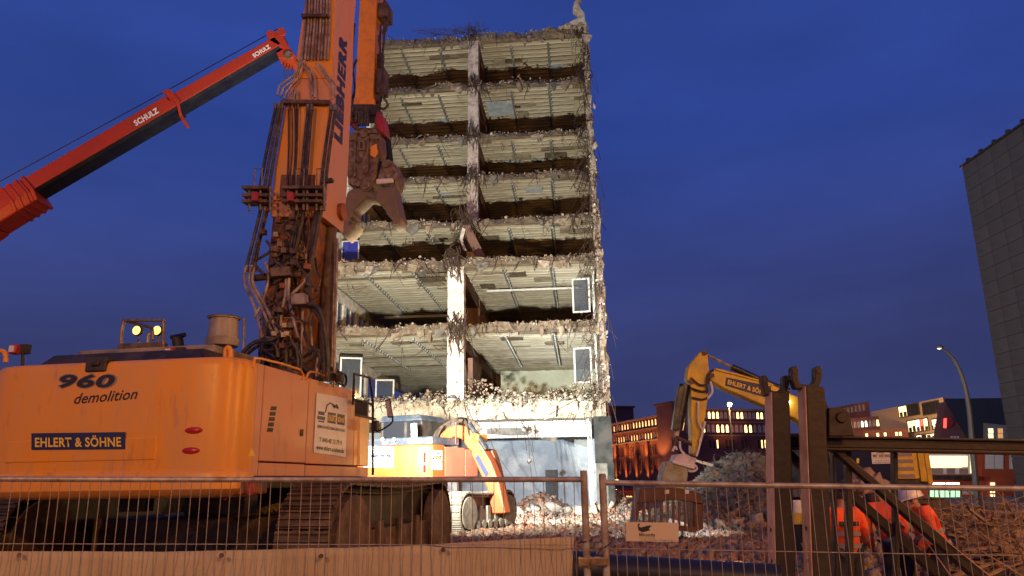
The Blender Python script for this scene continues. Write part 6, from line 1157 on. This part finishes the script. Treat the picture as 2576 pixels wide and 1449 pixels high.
# sodium street lamps of the road behind the viewer: the first two light the fence, the big machine and the near rubble, the rest are added
def road_lamp(x, y, h, energy, label, aim=(0, 1, -.45), cone=165):
    t = thing('street_lamp', label, 'street lamp', Frame(x, y, 0)); part('mast', MB().tube([(0, 0, -.05), (0, 0, h-.5), (0, .4, h), (0, 1.2, h+.15)], .09, 10, .05), 'lamp_grey', t)
    hd = part('lamp_head', MB().loft([[(a*w, b, z) for a, b in ((-1, .9), (1, .9), (1, 1.7), (-1, 1.7))] for w, z in ((.16, h+.08), (.2, h+.14), (.1, h+.26))]), 'lamp_grey', t); part('lens', MB().box(-.13, .13, 1.0, 1.6, h+.05, h+.078), 'lamp_warm', hd)
    light('sodium_light', 'SPOT', t, (0, 1.3, h), energy, (1, .44, .09), spot_size=rad(cone), spot_blend=.5, aim=aim, shadow_soft_size=.18)
road_lamp(-9, -9, 9.0, 5400, 'sodium street lamp on the road, opposite the demolition excavator'); road_lamp(9, -14, 11, 9500, 'sodium street lamp on the road, opposite the wood pile', (-.3, 1, -.5))
road_lamp(13.5, 2.5, 7.5, 5200, 'added unseen sodium lamp at the fence corner, brightening the workers and near rubble', (-.75, 1, -.55), 150); road_lamp(19, 20, 9, 5000, 'added unseen sodium lamp near the panelled block, warming the dark ceilings of the ruin', (-1, .6, -.15))  # two added off-frame lamps: more light on the workers, warm fill in the ruin
road_lamp(-26, 9, 9, 13000, 'added unseen sodium lamp beside the crane carrier, warming the dark ceilings of the ruin', (.9, 1, .2), 75)  # added off-frame lamp that reddens the unlit ceiling bands
# ================================================================== FLOODLIGHT hidden behind the big machine
q = W.px(884, 1200, 16.0); FL = Frame(q.x, q.y, .45); fl = thing('floodlight_stand', 'floodlight on a tripod behind the big excavator, aimed up at the ruin', 'floodlight', FL)
for k in range(3): part('leg', MB().tube([(0, 0, 1.2), (.6*math.cos(k*2.09+.5), .6*math.sin(k*2.09+.5), 0)], .025, 8), 'dark', fl)
part('pole', MB().tube([(0, 0, .9), (0, 0, 2.8)], .03, 8), 'dark', fl); hd = part('lamp_head', MB().box(-.3, .3, -.12, .08, 2.77, 3.15), 'dark', fl, .02); part('lens', MB().box(-.27, .27, .085, .1, 2.8, 3.12), 'lamp_white', hd)
light('flood', 'SPOT', fl, (0, .2, 2.97), 34000, (1, .97, .82), spot_size=rad(112), spot_blend=.85, aim=(.14, 1, .43), shadow_soft_size=.22)
# far small things: red car beyond the ruin
RC = Frame(*gp_(1562, 62), .3); rc = thing('parked_car', 'dark red car parked beyond the ruin, seen under the orange lamp', 'car', RC); 
part('body', MB().loft([[(-2.1, 0, .35), (2.1, 0, .35), (2.1, 1.7, .35), (-2.1, 1.7, .35)], [(-2.15, 0, .85), (2.15, 0, .8), (2.15, 1.7, .8), (-2.15, 1.7, .85)]]).loft([[(-1.5, .1, .86), (1.2, .1, .82), (1.2, 1.6, .82), (-1.5, 1.6, .86)], [(-1.0, .25, 1.4), (.6, .25, 1.4), (.6, 1.45, 1.4), (-1.0, 1.45, 1.4)]]), 'lens_red', rc, .06)
part('side_window', MB().prism([(-1.25, .12, .92), (.95, .12, .9), (.55, .215, 1.33), (-.95, .215, 1.33)], (0, -.02, 0)), 'dark_glass', rc)
for x in (-1.35, 1.35):
    for y in (.0, 1.55): part('wheel', MB().lathe([(0, -.1), (.2, -.1), (.32, -.08), (.32, .1), (0, .1)], (x, y+.08, .32), 16, 'Y'), 'tyre', rc)
